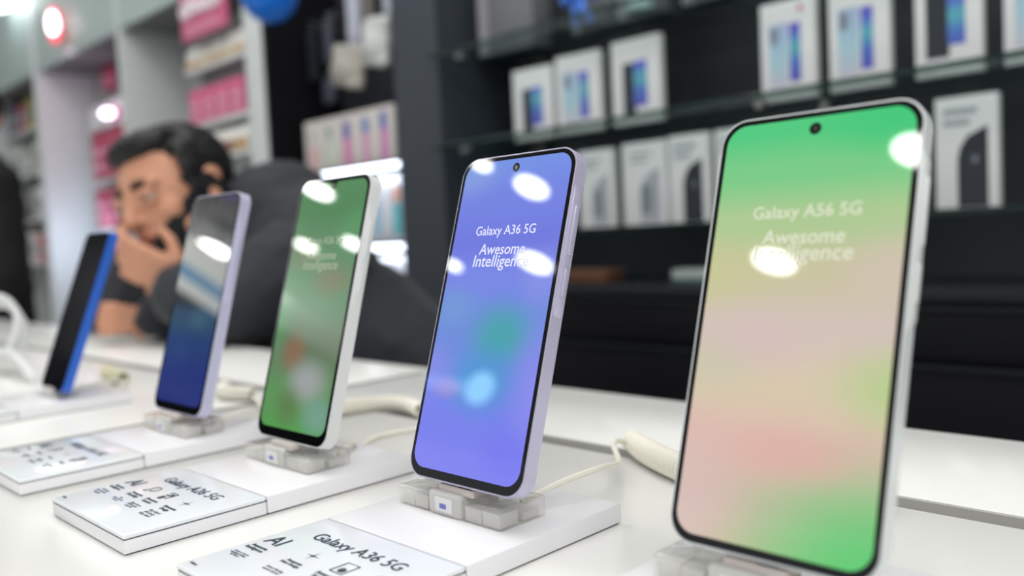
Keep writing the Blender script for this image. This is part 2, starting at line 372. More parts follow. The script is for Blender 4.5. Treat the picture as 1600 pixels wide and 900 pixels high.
# ---------------------------------------------------------------- phones
def phone(name_lbl, x, y, z, lean, w_, h_, th, frame, scr, notch, title=None, r=9.5, tcol=None, island=True, bez=2.6, chin=3.6, yaw=0.0, tstr=1.0, holes=True):
    t = thing('smartphone', name_lbl, 'smartphone', V(x, y, z), 'display phones standing in a row', (-math.radians(lean), 0, math.radians(yaw)))
    W0, H0 = w_+1.6, h_+1.6
    # rotation about X by -lean tips the top towards +Y
    body = obj('body', prism(new(), rrect(W0, H0, r+0.8, 12, 0, h_/2), 0, th, 1.5, 4), frame, t, label='phone shell and side frame')
    obj('front_glass', prism(new(), rrect(w_, h_, r, 12, 0, h_/2), -0.35, 0.3, 0.25, 2), M_black, t, label='black glass bezel')
    # display
    dw, dh = w_-2*bez, h_-bez-chin
    pts = rrect(dw, dh, r-bez*0.75, 12, 0, chin+dh/2)
    d = obj('display', prism(new(), pts, -0.42, -0.2), scr, t, smooth=False, label='lit screen')
    if notch == 'hole':
        bm = new(); cyl(bm, (0, -0.45, h_-6.6), 2.3, 0.12, 'Y', 32); obj('front_camera', bm, mat('camera_ring', (14, 14, 18), 0.05), t)
        lens = new(); cyl(lens, (0, -0.53, h_-6.6), 1.0, 0.06, 'Y', 24); obj('camera_lens', lens, mat('camera_lens', (70, 66, 58), 0.1), t)
    else:
        bm = new(); P = []
        for i in range(13):
            a = math.pi+math.pi*i/12; P.append((2.3*math.cos(a), h_-bez-2.3+2.6*math.sin(a)))
        P = [(-4.6, h_-bez+.4), (-2.9, h_-bez-0.7)]+P+[(2.9, h_-bez-0.7), (4.6, h_-bez+.4)]
        prism(bm, P, -0.46, -0.3); obj('notch', bm, M_black, t)
        lens = new(); cyl(lens, (0, -0.50, h_-bez-2.3), 1.0, 0.08, 'Y', 24); obj('camera_lens', lens, mat('camera_lens', (70, 66, 58), 0.1), t)
    # key side (+X): raised island, volume rocker and power key
    xs = W0/2
    if island:
        P = [(xs-1.2, h_*0.50), (xs+0.0, h_*0.505), (xs+1.0, h_*0.53), (xs+1.0, h_*0.865), (xs+0.0, h_*0.89), (xs-1.2, h_*0.895)]
        obj('key_island', prism(new(), P, 1.0, th-1.0, 0.35, 2), frame, t)
        o_ = 1.0
    else: o_ = 0.0
    obj('volume_key', box(new(), xs+o_-.4, xs+o_+0.75, th/2-1.3, th/2+1.3, h_*0.685, h_*0.83, 0.55, 3), frame, t)
    obj('power_key', box(new(), xs+o_-.4, xs+o_+0.70, th/2-1.3, th/2+1.3, h_*0.565, h_*0.645, 0.55, 3), frame, t)
    # back: three lens rings
    for i in range(3):
        bm = new(); cyl(bm, (xs-14.5, th+0.6, h_-15-i*18), 6.3, 1.4, 'Y', 32); cb = obj('camera_bump', bm, frame, t)
        bm = new(); cyl(bm, (xs-14.5, th+1.35, h_-15-i*18), 4.9, 0.3, 'Y', 32); obj('lens_glass', bm, M_black, cb)
    bm = new(); box(bm, -4.5, 4.5, th/2-1.3, th/2+1.3, -1.0, -0.7, 0.1); obj('charging_port', bm, M_black, t)
    if title:
        m = tcol
        rx = (math.pi/2, 0, 0)
        text('title_text', title, 6.2, m, t, (0, -0.47, 122.6), rx, 0.02, width=41, bold=0.03)
        text('slogan_text', 'Awesome', 6.2, m, t, (0, -0.47, 113.0), rx, 0.02, width=31.5, shear=0.10, bold=0.05)
        text('slogan_text', 'Intelligence', 6.2, m, t, (0, -0.47, 107.0), rx, 0.02, width=38, shear=0.10, bold=0.05)
    return t
def txt(name, c, s):
    return mat(name, (10, 10, 10), 0.3, emit=c, es=s)
F_silver = mat('silver_frame', (226, 230, 230), 0.24, metal=0.15, spec=0.7)
F_lav = mat('lavender_frame', (203, 199, 224), 0.26, metal=0.25, spec=0.6)
F_white = mat('white_frame', (226, 228, 228), 0.3)
F_lil = mat('lilac_frame', (200, 200, 226), 0.28, metal=0.15)
F_blue = mat('royal_blue_frame', (48, 104, 205), 0.3, metal=0.15)
S56 = screen_mat('green_pink_wallpaper', [(0.0, (205, 196, 160)), (0.1, (216, 192, 176)), (0.24, (228, 192, 180)), (0.36, (222, 206, 178)), (0.5, (217, 200, 190)), (0.62, (208, 202, 165)), (0.74, (180, 208, 152)), (0.86, (126, 210, 140)), (0.97, (84, 208, 132))],
    [(1.0, 0.0, 1.0, 0.36, (96, 208, 118), 1.0), (0.0, 0.05, 0.5, 0.35, (222, 196, 190), .9), (0.35, 0.45, 0.4, 0.1, (224, 190, 200), .35), (1.05, 0.38, .5, .14, (188, 212, 146), .9), (0.55, 0.22, .5, .09, (230, 180, 172), .7), (0.0, .62, .5, .14, (206, 208, 150), .6), (1, .62, .5, .14, (216, 200, 186), .8), (0.95, .96, .6, .13, (64, 206, 124), .8), (.1, .40, .4, .1, (206, 204, 180), .6)], 76, 160.8, 0.92)
S36 = screen_mat('blue_cloud_wallpaper', [(0.0, (132, 134, 248)), (0.2, (122, 132, 244)), (0.34, (112, 142, 230)), (0.48, (112, 146, 226)), (0.62, (124, 140, 238)), (0.72, (116, 126, 232)), (0.85, (120, 136, 234)), (1.0, (122, 152, 238))],
    [(0.62, 0.44, .42, .15, (64, 172, 170), .85), (0.5, 0.30, .5, .16, (70, 158, 218), .8), (0.05, 0.33, .35, .12, (140, 146, 240), .7), (0.22, 0.27, .22, .05, (178, 148, 206), .55), (1.0, .3, .35, .3, (146, 146, 246), .8), (.15, .52, .35, .1, (122, 168, 222), .5), (.1, .95, .4, .12, (150, 176, 232), .5), (.85, .1, .4, .12, (122, 122, 250), .7), (.9, .62, .3, .15, (150, 158, 240), .5)], 76.7, 161.4, 0.9)
S26 = screen_mat('green_screen_painted_reflections', [(0.0, (96, 180, 92)), (0.15, (110, 168, 104)), (0.35, (118, 140, 112)), (0.55, (112, 162, 122)), (0.75, (104, 156, 112)), (0.88, (92, 150, 98)), (1.0, (96, 156, 102))],
    [(0.35, 0.32, .3, .12, (176, 112, 88), .6), (0.62, 0.22, .45, .13, (190, 190, 196), .85), (0.85, 0.10, .4, .12, (150, 190, 190), .6), (0.72, 0.60, .45, .1, (164, 134, 108), .5), (0.02, 0.45, .3, .25, (106, 178, 116), .7), (0.4, .12, .3, .12, (110, 130, 84), .6), (1, .8, .5, .14, (106, 178, 118), .6), (.2, .7, .4, .1, (150, 152, 116), .5)], 76, 162.5, 0.72)  # reddish and white clouds are room reflections painted into the display colour
S16 = screen_mat('dim_blue_wallpaper', [(0.0, (44, 56, 132)), (0.15, (36, 54, 128)), (0.3, (38, 66, 122)), (0.42, (52, 84, 112)), (0.52, (50, 56, 60)), (0.62, (46, 54, 56)), (1.0, (22, 20, 22))],
    [(0.35, 0.28, .4, .12, (46, 72, 134), .5), (.62, .42, .35, .08, (74, 112, 132), .5), (1.0, 1.0, .8, .06, (60, 36, 130), .8)], 76, 162.5, 0.8)
S06 = screen_mat('switched_off_screen', [(0.0, (8, 8, 14)), (1.0, (10, 10, 10))], [], 72, 154, 0.3)
TXT56 = txt('pale_screen_text', (228, 230, 206), 0.95); TXT36 = txt('white_screen_text', (226, 228, 250), 1.0); TXT26 = txt('faint_screen_text', (176, 190, 160), 0.75)
phone('largest silver-framed phone at right with green and pink screen', -146.4, 259.7, -113.1, 18.0, 76.0, 160.8, 7.4, F_silver, S56, 'hole', 'Galaxy A56 5G', r=9.5, tcol=TXT56, bez=2.0, chin=2.9, yaw=0.0)
phone('purple-framed phone in sharp focus with a blue screen', -300.9, 260.7, -114.0, 17.9, 76.7, 161.4, 7.4, F_lav, S36, 'hole', 'Galaxy A36 5G', r=9.5, tcol=TXT36, bez=2.0, chin=4.0, yaw=0.0)
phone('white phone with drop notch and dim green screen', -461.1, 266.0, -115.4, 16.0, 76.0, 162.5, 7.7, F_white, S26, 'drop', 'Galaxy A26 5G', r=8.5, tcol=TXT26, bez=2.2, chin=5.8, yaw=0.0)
phone('lavender-edged phone with dark blue reflecting screen, in front of the man', -619.4, 267.3, -115.5, 15.6, 76.0, 162.5, 7.9, F_lil, S16, 'drop', None, r=8.5, bez=2.2, chin=5.8, yaw=0.0)
phone('blue-sided phone with black screen at far left of the row', -888, 266, -122.5, 20.1, 72.0, 154.0, 8.0, F_blue, S06, 'drop', None, r=7.0, bez=2.2, chin=5.8, yaw=-3.4, island=False)

# ---------------------------------------------------------------- security cables
def rest(P, r, z0=TZ): return P
t = thing('coiled_cable', 'cream coiled security cable lying between the purple and silver phones', 'cable', V(-300, 430, TZ))
def rel(P, o): return [Vector(p)-Vector(o) for p in P]
o0 = (-300, 430, TZ)
obj('coil', tube(new(), helix(spline(rel([(-336, 436, TZ+8), (-300, 412, TZ+8), (-255, 392, TZ+8), (-212, 383, TZ+7), (-186, 400, TZ+7), (-170, 416, TZ+7)], o0)), lambda s: 5.0+1.4*min(1, s*8), 52, 12), 1.55, 7), M_cable, t)
obj('cord', tube(new(), spline(rel([(-290, 289, -127.5), (-284, 312, -122), (-280, 336, -120), (-292, 366, -126), (-306, 384, -128), (-318, 396, -126), (-326, 410, -127), (-334, 430, TZ+7)], o0)), 1.7, 8), M_cable, t)
t = thing('coiled_cable', 'blurred cream coiled cable behind the white phone', 'cable', V(-580, 420, TZ))
o0 = (-580, 420, TZ)
obj('coil', tube(new(), helix(spline(rel([(-604, 392, TZ+7), (-600, 416, TZ+7), (-588, 434, TZ+7), (-562, 436, TZ+7), (-538, 428, TZ+7)], o0)), 4.6, 30, 10), 1.5, 6), M_cable, t)
obj('cord', tube(new(), spline(rel([(-446, 290, -127), (-462, 312, -127), (-490, 334, TZ+2), (-508, 364, TZ+2), (-505, 391, TZ+2), (-500, 410, TZ+2), (-512, 426, TZ+3), (-538, 428, TZ+4)], o0)), 1.5, 8), M_cable, t)
t = thing('coiled_cable', 'blurred cable behind the lavender-edged phone', 'cable', V(-760, 400, TZ))
o0 = (-760, 400, TZ)
obj('coil', tube(new(), helix(spline(rel([(-800, 395, TZ+7.5), (-770, 380, TZ+7.5), (-735, 390, TZ+7.5)], o0)), 5.2, 22, 10), 1.6, 6), M_cable, t)
obj('cord', tube(new(), spline(rel([(-610, 290, -127), (-612, 320, -124), (-640, 352, TZ+3), (-700, 378, TZ+3), (-735, 390, TZ+6)], o0)), 1.8, 8), M_cable, t)
t = thing('coiled_cable', 'yellowish coiled cable blurred on the table behind the blue phone', 'cable', V(-1000, 370, TZ))
o0 = (-1000, 370, TZ)
obj('coil', tube(new(), helix(spline(rel([(-1040, 372, TZ+8), (-1005, 362, TZ+8), (-960, 360, TZ+8)], o0)), 6.0, 24, 10), 1.8, 6), mat('yellowed_cable_rubber', (206, 202, 168), 0.5), t)
obj('cord', tube(new(), spline(rel([(-885, 286, -127), (-890, 325, -124), (-920, 345, TZ+3), (-960, 360, TZ+6)], o0)), 1.8, 8), M_cable, t)
# white cable bundle, far left
t = thing('cable_bundle', 'looped white cable bundle at the left edge of the table', 'cable', V(-1220, 330, TZ))
for k in range(4):
    c0 = W(-2+3*k, 508+2*k, 1075+12*k)-Vector((-1220, 330, TZ)); pts = []
    for i in range(33):
        a = 2*math.pi*i/32; pts.append(c0+MR*(22+2*k)*math.cos(a)*(1.0)+Vector((0, 0, 1))*(36-2*k)*math.sin(a)+MF*6*math.sin(2*a+k))
    obj('loop', tube(new(), pts, 3.8, 8), M_cabw, t)
e0 = W(10, 548, 1075)-Vector((-1220, 330, TZ)); e1 = W(55, 600, 985); e1.z = TZ+4; e1 -= Vector((-1220, 330, TZ))
obj('tail', tube(new(), spline([e0, e0.lerp(e1, .5)+Vector((0, 0, 5)), e1]), 5.5, 8), M_cabw, t)

# ---------------------------------------------------------------- ceiling lamps (their reflections sit in the screens)
M_lamp = mat('lamp_diffuser', (255, 255, 255), 0.5, emit=(255, 255, 250), es=45.0)
lamps = [((-1048, -1700), 125), ((-2760, -1700), 122), ((-2914, -1500), 70), ((-1836, -2334), 140), ((-3245, -2330), 150), ((-3929, -2348), 75), ((-4634, -1801), 150), ((-5678, -2439), 120), ((-5070, -2441), 120), ((-7250, -2500), 230)]
for i, ((lx, ly), r) in enumerate(lamps):
    r *= 0.62
    t = thing('pendant_lamp', 'round white ceiling lamp of the shop, seen only mirrored in the phone screens', 'lamp', V(lx, ly, 1900), 'ceiling lamps behind the camera')
    bm = new(); cyl(bm, (0, 0, -193), r, 6, 'Z', 40); obj('diffuser', bm, M_lamp, t)
    bm = new(); cyl(bm, (0, 0, -175), r+8, 30, 'Z', 40); obj('housing', bm, M_white, t)
    bm = new(); cyl(bm, (0, 0, -80), 9, 162, 'Z', 12); obj('stem', bm, M_metal, t)

# ---------------------------------------------------------------- glass shelves on the right wall
def shelf(z, label, clamps):
    t = thing('glass_shelf', label, 'shelf', V(-640, 1310, z), 'glass shelves on the dark wall')
    y0 = -46 if z > 100 else 0
    obj('pane', box(new(), -848, 1500, y0, 232, -8, 0, 0.6), M_glass, t)
    obj('front_edge', box(new(), -848, 1500, y0-3.0, y0+0.1, -8.5, 0.3, 0.4), M_gedge, t, label='dark green polished glass edge')
    for cx in clamps:
        bm = new(); box(bm, cx-9, cx+9, 200, 234, -20, 8, 2); cyl(bm, (cx, 190, -16), 7, 22, 'Y', 16); obj('clamp', bm, M_metal, t)
        bm = new(); box(bm, cx-7, cx+7, y0+6, y0+26, -21, -8.2, 2); obj('clamp', bm, M_metal, t)
    return t
shelf(405, 'topmost glass shelf cut by the top of the frame', (-760, 60, 900))
shelf(205, 'middle glass shelf carrying white phone boxes', (-760, -60, 900))
shelf(8, 'lowest glass shelf, level with the camera', (-760, 60, 900))

# base cabinet
t = thing('base_cabinet', 'long black drawer cabinet under the glass shelves', 'cabinet', V(-640, 1290, -CAMZ))
obj('counter_top', box(new(), -845, 1500, 0, 255, CAMZ-122, CAMZ-104, 1.5), M_cabedge, t)
obj('carcass', box(new(), -845, 1500, 12, 255, 60, CAMZ-122, 1), M_cab, t)
for k, (za, zb) in enumerate(((-206, -128), (-330, -212), (-560, -336), (-980, -566))):
    for j in range(3):
        xa = -843+j*780
        d = obj('drawer', box(new(), xa, xa+776, 0, 12, CAMZ+za+2, CAMZ+zb-2, 1.5), M_cab, t)
        obj('pull_lip', box(new(), xa, xa+776, -5, 6, CAMZ+zb-7, CAMZ+zb-2, 1), M_cabedge, d)

# ---------------------------------------------------------------- boxed phones
M_box = mat('white_box_card', (236, 234, 236), 0.55)
M_side = mat('grey_box_card', (150, 148, 148), 0.6)
M_print = mat('grey_print', (176, 178, 184), 0.6)
def plate(par, name, pts, m, y=-0.6): return obj(name, prism(new(), pts, y, 0.2), m, par, smooth=False)
def grad(name, stops, horizontal=False, H=0.15, z0=0.0):
    if name in MATS: return MATS[name]
    m = bpy.data.materials.new(name); m.use_nodes = True; nt = m.node_tree; b = nt.nodes['Principled BSDF']; b.inputs['Roughness'].default_value = .5
    tc = nt.nodes.new('ShaderNodeTexCoord'); sp = nt.nodes.new('ShaderNodeSeparateXYZ'); nt.links.new(tc.outputs['Object'], sp.inputs[0])
    mr = nt.nodes.new('ShaderNodeMapRange'); mr.inputs['From Min'].default_value = z0; mr.inputs['From Max'].default_value = z0+H
    nt.links.new(sp.outputs['X' if horizontal else 'Z'], mr.inputs[0])
    r = nt.nodes.new('ShaderNodeValToRGB'); e = r.color_ramp.elements
    while len(e) < len(stops): e.new(.5)
    for q, (p, c) in zip(e, stops): q.position = p
    for q, (p, c) in zip(sorted(e, key=lambda s: s.position), stops): q.color = srgb(*c)
    nt.links.new(mr.outputs[0], r.inputs[0]); nt.links.new(r.outputs[0], b.inputs['Base Color']); MATS[name] = m; return m
G_disp = grad('violet_teal_print', [(0.05, (92, 78, 190)), (.35, (84, 120, 205)), (.55, (96, 184, 196)), (.75, (96, 110, 214)), (.95, (110, 84, 200))], H=.12, z0=.02)
G_pale = grad('pale_blue_print', [(0.0, (206, 200, 216)), (.4, (176, 212, 226)), (.7, (170, 196, 226)), (1.0, (186, 190, 226))], H=.12, z0=.02)
M_dphone = mat('dark_phone_print', (48, 52, 60), 0.4)
M_gphone = mat('grey_phone_print', (128, 136, 148), 0.4)
M_arch = mat('arch_print_grey', (178, 180, 188), 0.5)
M_slate = mat('slate_phone_print', (44, 48, 54), 0.4)
def phone_box(xl, xr, z, h, kind, label, y=1386, depth=17, group='boxed phones on the glass shelves', rot=0.0):
    wd = xr-xl
    t = thing('phone_box', label, 'box', V((xl+xr)/2, y, z), group, (0, 0, math.radians(rot)))
    a, b = -wd/2, wd/2
    c = obj('carton', box(new(), a, b, 0, depth, 0, h, 1.0), M_box, t)
    R_ = lambda x0, x1, z0, z1: [(a+x0*wd, z0*h), (a+x1*wd, z0*h), (a+x1*wd, z1*h), (a+x0*wd, z1*h)]
    if kind == 'duo':
        plate(t, 'phone_back_print', R_(.24, .50, .12, .72), M_dphone); plate(t, 'phone_screen_print', R_(.47, .74, .2, .73), G_disp, -0.9)
    elif kind == 'bigduo':
        plate(t, 'phone_back_print', R_(.17, .52, .16, .94), M_dphone); plate(t, 'phone_screen_print', R_(.50, .76, .26, .96), G_disp, -0.9)
    elif kind == 'pale':
        p_ = plate(t, 'phone_back_print', R_(.16, .50, .14, .78), G_pale); plate(p_, 'camera_print', R_(.2, .32, .58, .74), M_gphone, -1.0)
        plate(t, 'phone_screen_print', R_(.54, .74, .18, .76), G_disp, -0.9)
    elif kind == 'arch':
        P = [(a+.36*wd, 0.01*h), (a+.36*wd, .44*h), (a+.40*wd, .54*h), (a+.52*wd, .64*h), (a+.84*wd, .72*h), (a+.84*wd, .01*h)]
        plate(t, 'arch_print', P, M_slate)
        o_ = plate(t, 'phone_back_print', R_(.46, .80, .03, .5), M_dphone, -0.9)
        plate(o_, 'lens_print', R_(.60, .68, .40, .46), M_gphone, -1.2)
        for k_ in range(2): plate(t, 'lettering_print', R_(.14, .68-.12*k_, .84-.1*k_, .895-.1*k_), M_print)
    elif kind == 'archpale':
        P = [(a+.40*wd, 0.03*h), (a+.40*wd, .42*h), (a+.45*wd, .52*h), (a+.6*wd, .61*h), (a+.86*wd, .68*h), (a+.86*wd, .03*h)]
        plate(t, 'arch_print', P, M_arch)
        plate(t, 'phone_back_print', R_(.44, .66, .14, .48), M_gphone, -0.9)
        for k_ in range(2): plate(t, 'lettering_print', R_(.2, .66-.1*k_, .84-.08*k_, .875-.08*k_), M_print)
    return t
SH2 = 205.3; SH1 = 8.3
phone_box(-1350, -1242, SH2, 152, 'duo', 'white phone box with dark phone picture, leftmost on the middle glass shelf', rot=4)
phone_box(-1224, -1112, SH2, 160, 'pale', 'white phone box with pale blue picture, second from left on the middle shelf', rot=3)
phone_box(-1079, -965, SH2, 163, 'duo', 'white phone box with dark phone picture, third from left on the middle shelf')
phone_box(-755, -658, SH2, 165, 'pale', 'white phone box with small red mark and lilac picture, above the silver phone')
phone_box(-634, -538, SH2, 166, 'pale', 'white phone box with pale green-blue picture, between the red-marked box and the dark-pictured one')
phone_box(-500, -407, SH2, 168, 'bigduo', 'white phone box with large dark and violet picture, top right of the middle shelf')
phone_box(-379, -285, SH2, 168, 'pale', 'white phone box cut by the right edge of the frame')
phone_box(-1176, -1087, SH1, 157, 'archpale', 'white phone box with faint grey arch, partly behind the purple phone')
phone_box(-1062, -960, SH1, 160, 'archpale', 'white phone box with grey phone picture, middle of the lowest shelf')
phone_box(-952, -866, SH1, 163, 'arch', 'white phone box with black arch picture, beside the silver phone on the lowest shelf')
phone_box(-852, -768, SH1, 163, 'arch', 'white phone box almost hidden behind the silver phone on the lowest shelf')
phone_box(-474, -388, SH1, 164, 'arch', 'white phone box with black arch picture, alone right of the silver phone')
# red mark on the fourth box
bm = new(); cyl(bm, (-682, 1384.6, SH2+148), 4.5, 1.2, 'Y', 16)
for v in bm.verts: v.co -= Vector((-706.5, 1386, SH2))*K
for o in list(bpy.data.objects):
    if o.get('label', '').startswith('white phone box with small red mark'): obj('red_mark', bm, mat('red_mark_ink', (214, 96, 104), .5), o)

# top shelf goods
SH3 = 405.3
M_gbox = mat('grey_carton', (108, 110, 112), 0.5)
t = thing('carton', 'tall grey carton at the left end of the topmost glass shelf', 'box', V(-1360, 1386, SH3))
obj('carton_body', box(new(), -95, 75, 0, 60, 0, 190, 1.5), M_gbox, t); obj('spine', box(new(), -93, -62, -1.5, 1, 4, 186), mat('pale_spine', (150, 148, 156), .5), t)
for xa, lb in ((-1165, 'narrow pale carton beside the blue bow on the topmost shelf'), (-1048, 'narrow pale carton between the blue bow and the glass jar'), (-900, 'narrow pale carton right of the glass jar on the topmost shelf')):
    t = thing('carton', lb, 'box', V(xa, 1386, SH3), 'narrow cartons on the topmost shelf')
    obj('carton_body', box(new(), -12, 12, 0, 60, 0, 180, 1.5), mat('pale_carton', (150, 154, 156), 0.5), t); obj('end_panel', box(new(), 14, 95, 4, 60, 0, 175, 1.5), M_gbox, t)
bw = new()
for s in (-1, 1):
    ball(bw, (s*26, 0, 66), (28, 12, 18), 3, Matrix.Rotation(s*0.5, 4, 'Y')); tube(bw, spline([(0, 0, 60), (s*12, -6, 30), (s*20+8, -4, 4)]), [7]*25, 6)
ball(bw, (0, -4, 62), (11, 10, 11), 2)
t = thing('ribbon_bow', 'blue ribbon bow on the topmost glass shelf', 'bow', V(-1120, 1350, SH3))
obj('loops', bw, mat('blue_ribbon', (38, 110, 214), 0.35, sheen=.3), t)
t = thing('glass_jar', 'small pale jar standing on the topmost glass shelf', 'jar', V(-978, 1350, SH3))
bm = new(); cyl(bm, (0, 0, 30), 24, 60, 'Z', 32, 26); obj('jar_body', bm, mat('pale_aqua_jar', (176, 204, 208), 0.2), t)
bm = new(); cyl(bm, (0, 0, 66), 22, 12, 'Z', 32); obj('lid', bm, M_white, t)
# on the counter
t = thing('wooden_box', 'low brown box lying on the black cabinet top', 'box', V(-1184, 1386, -104))
obj('box_body', box(new(), -68, 68, 0, 60, 0, 17, 1.5), mat('brown_card', (116, 72, 54), 0.6, var=.1), t); obj('box_lid', box(new(), -70, 70, -2, 62, 17, 25, 1.5), mat('tan_card', (134, 96, 76), 0.6), t)
t = thing('card_box', 'small white carton on the cabinet top, left of the silver phone', 'box', V(-905, 1386, -104))
obj('box_body', box(new(), -50, 50, 0, 50, 0, 25, 1.5), mat('soft_white_card', (190, 194, 192), .5), t); obj('box_base', box(new(), -51, 51, -1.5, 50, 0, 8, 1), mat('teal_grey_card', (84, 112, 110), .5), t)

# ---------------------------------------------------------------- lit niche left of the column
M_led = mat('led_strip', (255, 255, 255), .4, emit=(226, 238, 255), es=4.5)
def led_shelf(z, label, xl=-2041):
    t = thing('lit_shelf', label, 'shelf', V(-1840, 1300, z), 'lit shelves beside the column')
    obj('board', box(new(), xl+1840, 188, 2, 240, -14, 12, 1), M_cab, t)
    obj('light_strip', box(new(), xl+1842, 186, -6, 2, -9, 5, 3, 3), M_led, t, label='glowing white light strip')
led_shelf(185, 'upper lit shelf with glowing front edge carrying the row of pink-pictured boxes')
led_shelf(-12, 'lower lit shelf with glowing front edge beside the column')
led_shelf(-215, 'lowest lit shelf beside the column, hidden by the man')
for z in (166, -30):
    area('under_shelf_light', (-1840, 1330, z), (-1840, 1375, z-150), 0.36, 0.03, 0.45, (.86, .92, 1))
M_lb = mat('pale_box_card', (206, 200, 196), 0.55)
def strip_box(xl, xr, z, h, cols, label, y=1330, depth=34, m=M_lb):
    t = thing('phone_box', label, 'box', V((xl+xr)/2, y, z), 'boxes on the lit shelves'); wd = xr-xl; a = -wd/2
    obj('carton', box(new(), a, -a, 0, depth, 0, h, .8), m, t)
    for (x0, x1, z0, z1, c) in cols:
        plate(t, 'picture_print', [(a+x0*wd, z0*h), (a+x1*wd, z0*h), (a+x1*wd, z1*h), (a+x0*wd, z1*h)], mat('print_%d_%d_%d' % c, c, .5), -0.8)
    return t
row = [([(.25, .75, .06, .5, (206, 168, 166)), (.3, .6, .6, .8, (176, 178, 172))], 'pale phone box with faint pink picture, first on the upper lit shelf'),
       ([(.35, .6, .62, .82, (126, 160, 140)), (.3, .8, .1, .6, (196, 206, 190))], 'pale phone box with green mark, second on the upper lit shelf'),
       ([(.3, .66, .55, .86, (82, 86, 168)), (.34, .7, .05, .55, (206, 110, 168))], 'phone box with blue and magenta picture, middle of the upper lit shelf'),
       ([(.35, .68, .58, .86, (92, 120, 178)), (.35, .68, .05, .58, (206, 140, 178))], 'phone box with blue and rose picture, fourth on the upper lit shelf'),
       ([(.3, .62, .6, .9, (88, 100, 176)), (.3, .66, .05, .6, (200, 124, 176))], 'phone box with blue and pink picture, fifth and beside the column')]
for i, (c, l) in enumerate(row): strip_box(-2112+i*80.5, -2112+i*80.5+79.5, 197.3, 140, c, l)
M_lb2 = mat('cool_box_card', (214, 216, 226), .5)
for i in range(5):
    strip_box(-2085+i*81.5, -2085+i*81.5+80, 0.3, 160, [[(.3, .7, .1, .6, (90, 186, 196)), (.35, .65, .6, .85, (222, 150, 120))], [(.3, .7, .1, .6, (150, 190, 214)), (.35, .65, .6, .85, (190, 190, 210))]][i % 2 == 1],
              ['pale box with teal picture on the lower lit shelf, behind the man', 'pale box with light blue picture on the lower lit shelf, behind the man', 'pale box with teal stripe on the lower lit shelf, behind the white phone', 'pale box with blue-grey picture on the lower lit shelf', 'pale box with orange and teal picture beside the column, under the upper light'][i], m=M_lb2)
for i in range(5):
    strip_box(-2085+i*81.5, -2085+i*81.5+80, -202.7, 165, [(.42, .62, .1, .7, (120, 132, 168)), (.1, .3, .2, .9, (232, 234, 240))],
              ['white box on the lowest lit shelf, far behind the man', 'white box on the lowest lit shelf, behind the man\'s back', 'white box on the lowest lit shelf, third from the column', 'white box on the lowest lit shelf, next to last before the column', 'white box with slate stripe beside the column, under the lower light'][i], m=M_lb2)

# hanging accessories in the dark niche
M_pack = mat('cool_white_pack', (186, 190, 204), .35); M_beige = mat('warm_grey_pouch', (176, 172, 162), .5); M_dimp = mat('dark_blister_pack', (58, 62, 74), .4)
def hang(x, z0, h, w_, m, label, kind='pack', y=1400, tilt=0, d=14):
    if kind == 'pouch': x, z0, y = x*1335/1380, z0*1335/1380, 1335
    t = thing('hanging_pack', label, 'accessory pack', V(x, y, z0), 'accessories hanging in the dark niche', (0, math.radians(tilt), 0))
    if kind == 'pack':
        obj('blister', prism(new(), rrect(w_, h, min(w_, h)*.2, 6, 0, h/2), 0, d, 3, 3), m, t)
        obj('header_card', box(new(), -w_/2, w_/2, d, d+2, h*.9, h+22, .5), m, t)
    else:
        bm = new(); box(bm, -w_*.5, w_*.5, -d, d, 0, h, 14, 3); ball(bm, (-w_*.1, -d*.4, h*.42), (w_*.42, d*1.4, h*.36), 3); o_ = remeshed(bm, 'pouch', m, 4, t, smooth=6, disp=(4, 14))
    bm = new(); tube(bm, [(0, 1544-y, h+12), (0, d+1, h+12), (0, -6, h+14)], 2, 8); obj('hook', bm, M_metal, t)
hang(-1955, 490, 320, 52, M_pack, 'long white hanging pack at the left of the bright pair')
hang(-1888, 520, 300, 30, mat('taupe_pack', (120, 110, 108), .4), 'narrow taupe hanging pack beside the long white one')
hang(-1803, 545, 250, 30, M_pack, 'narrow white pack hanging next to the grey column', tilt=0)
hang(-1968, 418, 108, 128, M_beige, 'pale crumpled pouch hanging lower left of the pair', 'pouch', y=1380, tilt=12)
hang(-1832, 450, 122, 98, mat('light_pouch', (200, 202, 200), .45), 'brighter crumpled pouch hanging lower right, near the column', 'pouch', y=1385, tilt=8)
hang(-2082, 505, 120, 42, M_dimp, 'dim grey pack hanging under the blue balloon side')
hang(-2090, 395, 70, 56, M_dimp, 'small dim pack hanging lowest in the dark niche')
hang(-2165, 470, 150, 40, mat('near_black_pack', (32, 34, 42), .4), 'nearly black pack hanging beside the white pillar')

# balloon
bc = W(420, -14, 2150)
t = thing('balloon', 'blue round balloon at the top edge of the frame', 'balloon', V(*bc))
bm = new(); ball(bm, (0, 0, 0), (72, 72, 78), 4)
for v in bm.verts:
    if v.co.z > .01: v.co.x *= 1-(v.co.z-.01)*2.0; v.co.y *= 1-(v.co.z-.01)*2.0
obj('envelope', bm, mat('blue_latex', (24, 118, 226), .3, spec=.5), t)
bm = new(); cyl(bm, (0, 0, 82), 2, 10, 'Z', 16, 7); obj('knot', bm, mat('blue_latex', (24, 118, 226), .25), t)
bm = new(); tube(bm, spline([(0, 0, 84), (-6, 20, 300), (-14, 40, 700), (-10, 50, 1900-bc.z)]), .8, 5); obj('string', bm, M_cabw, t)

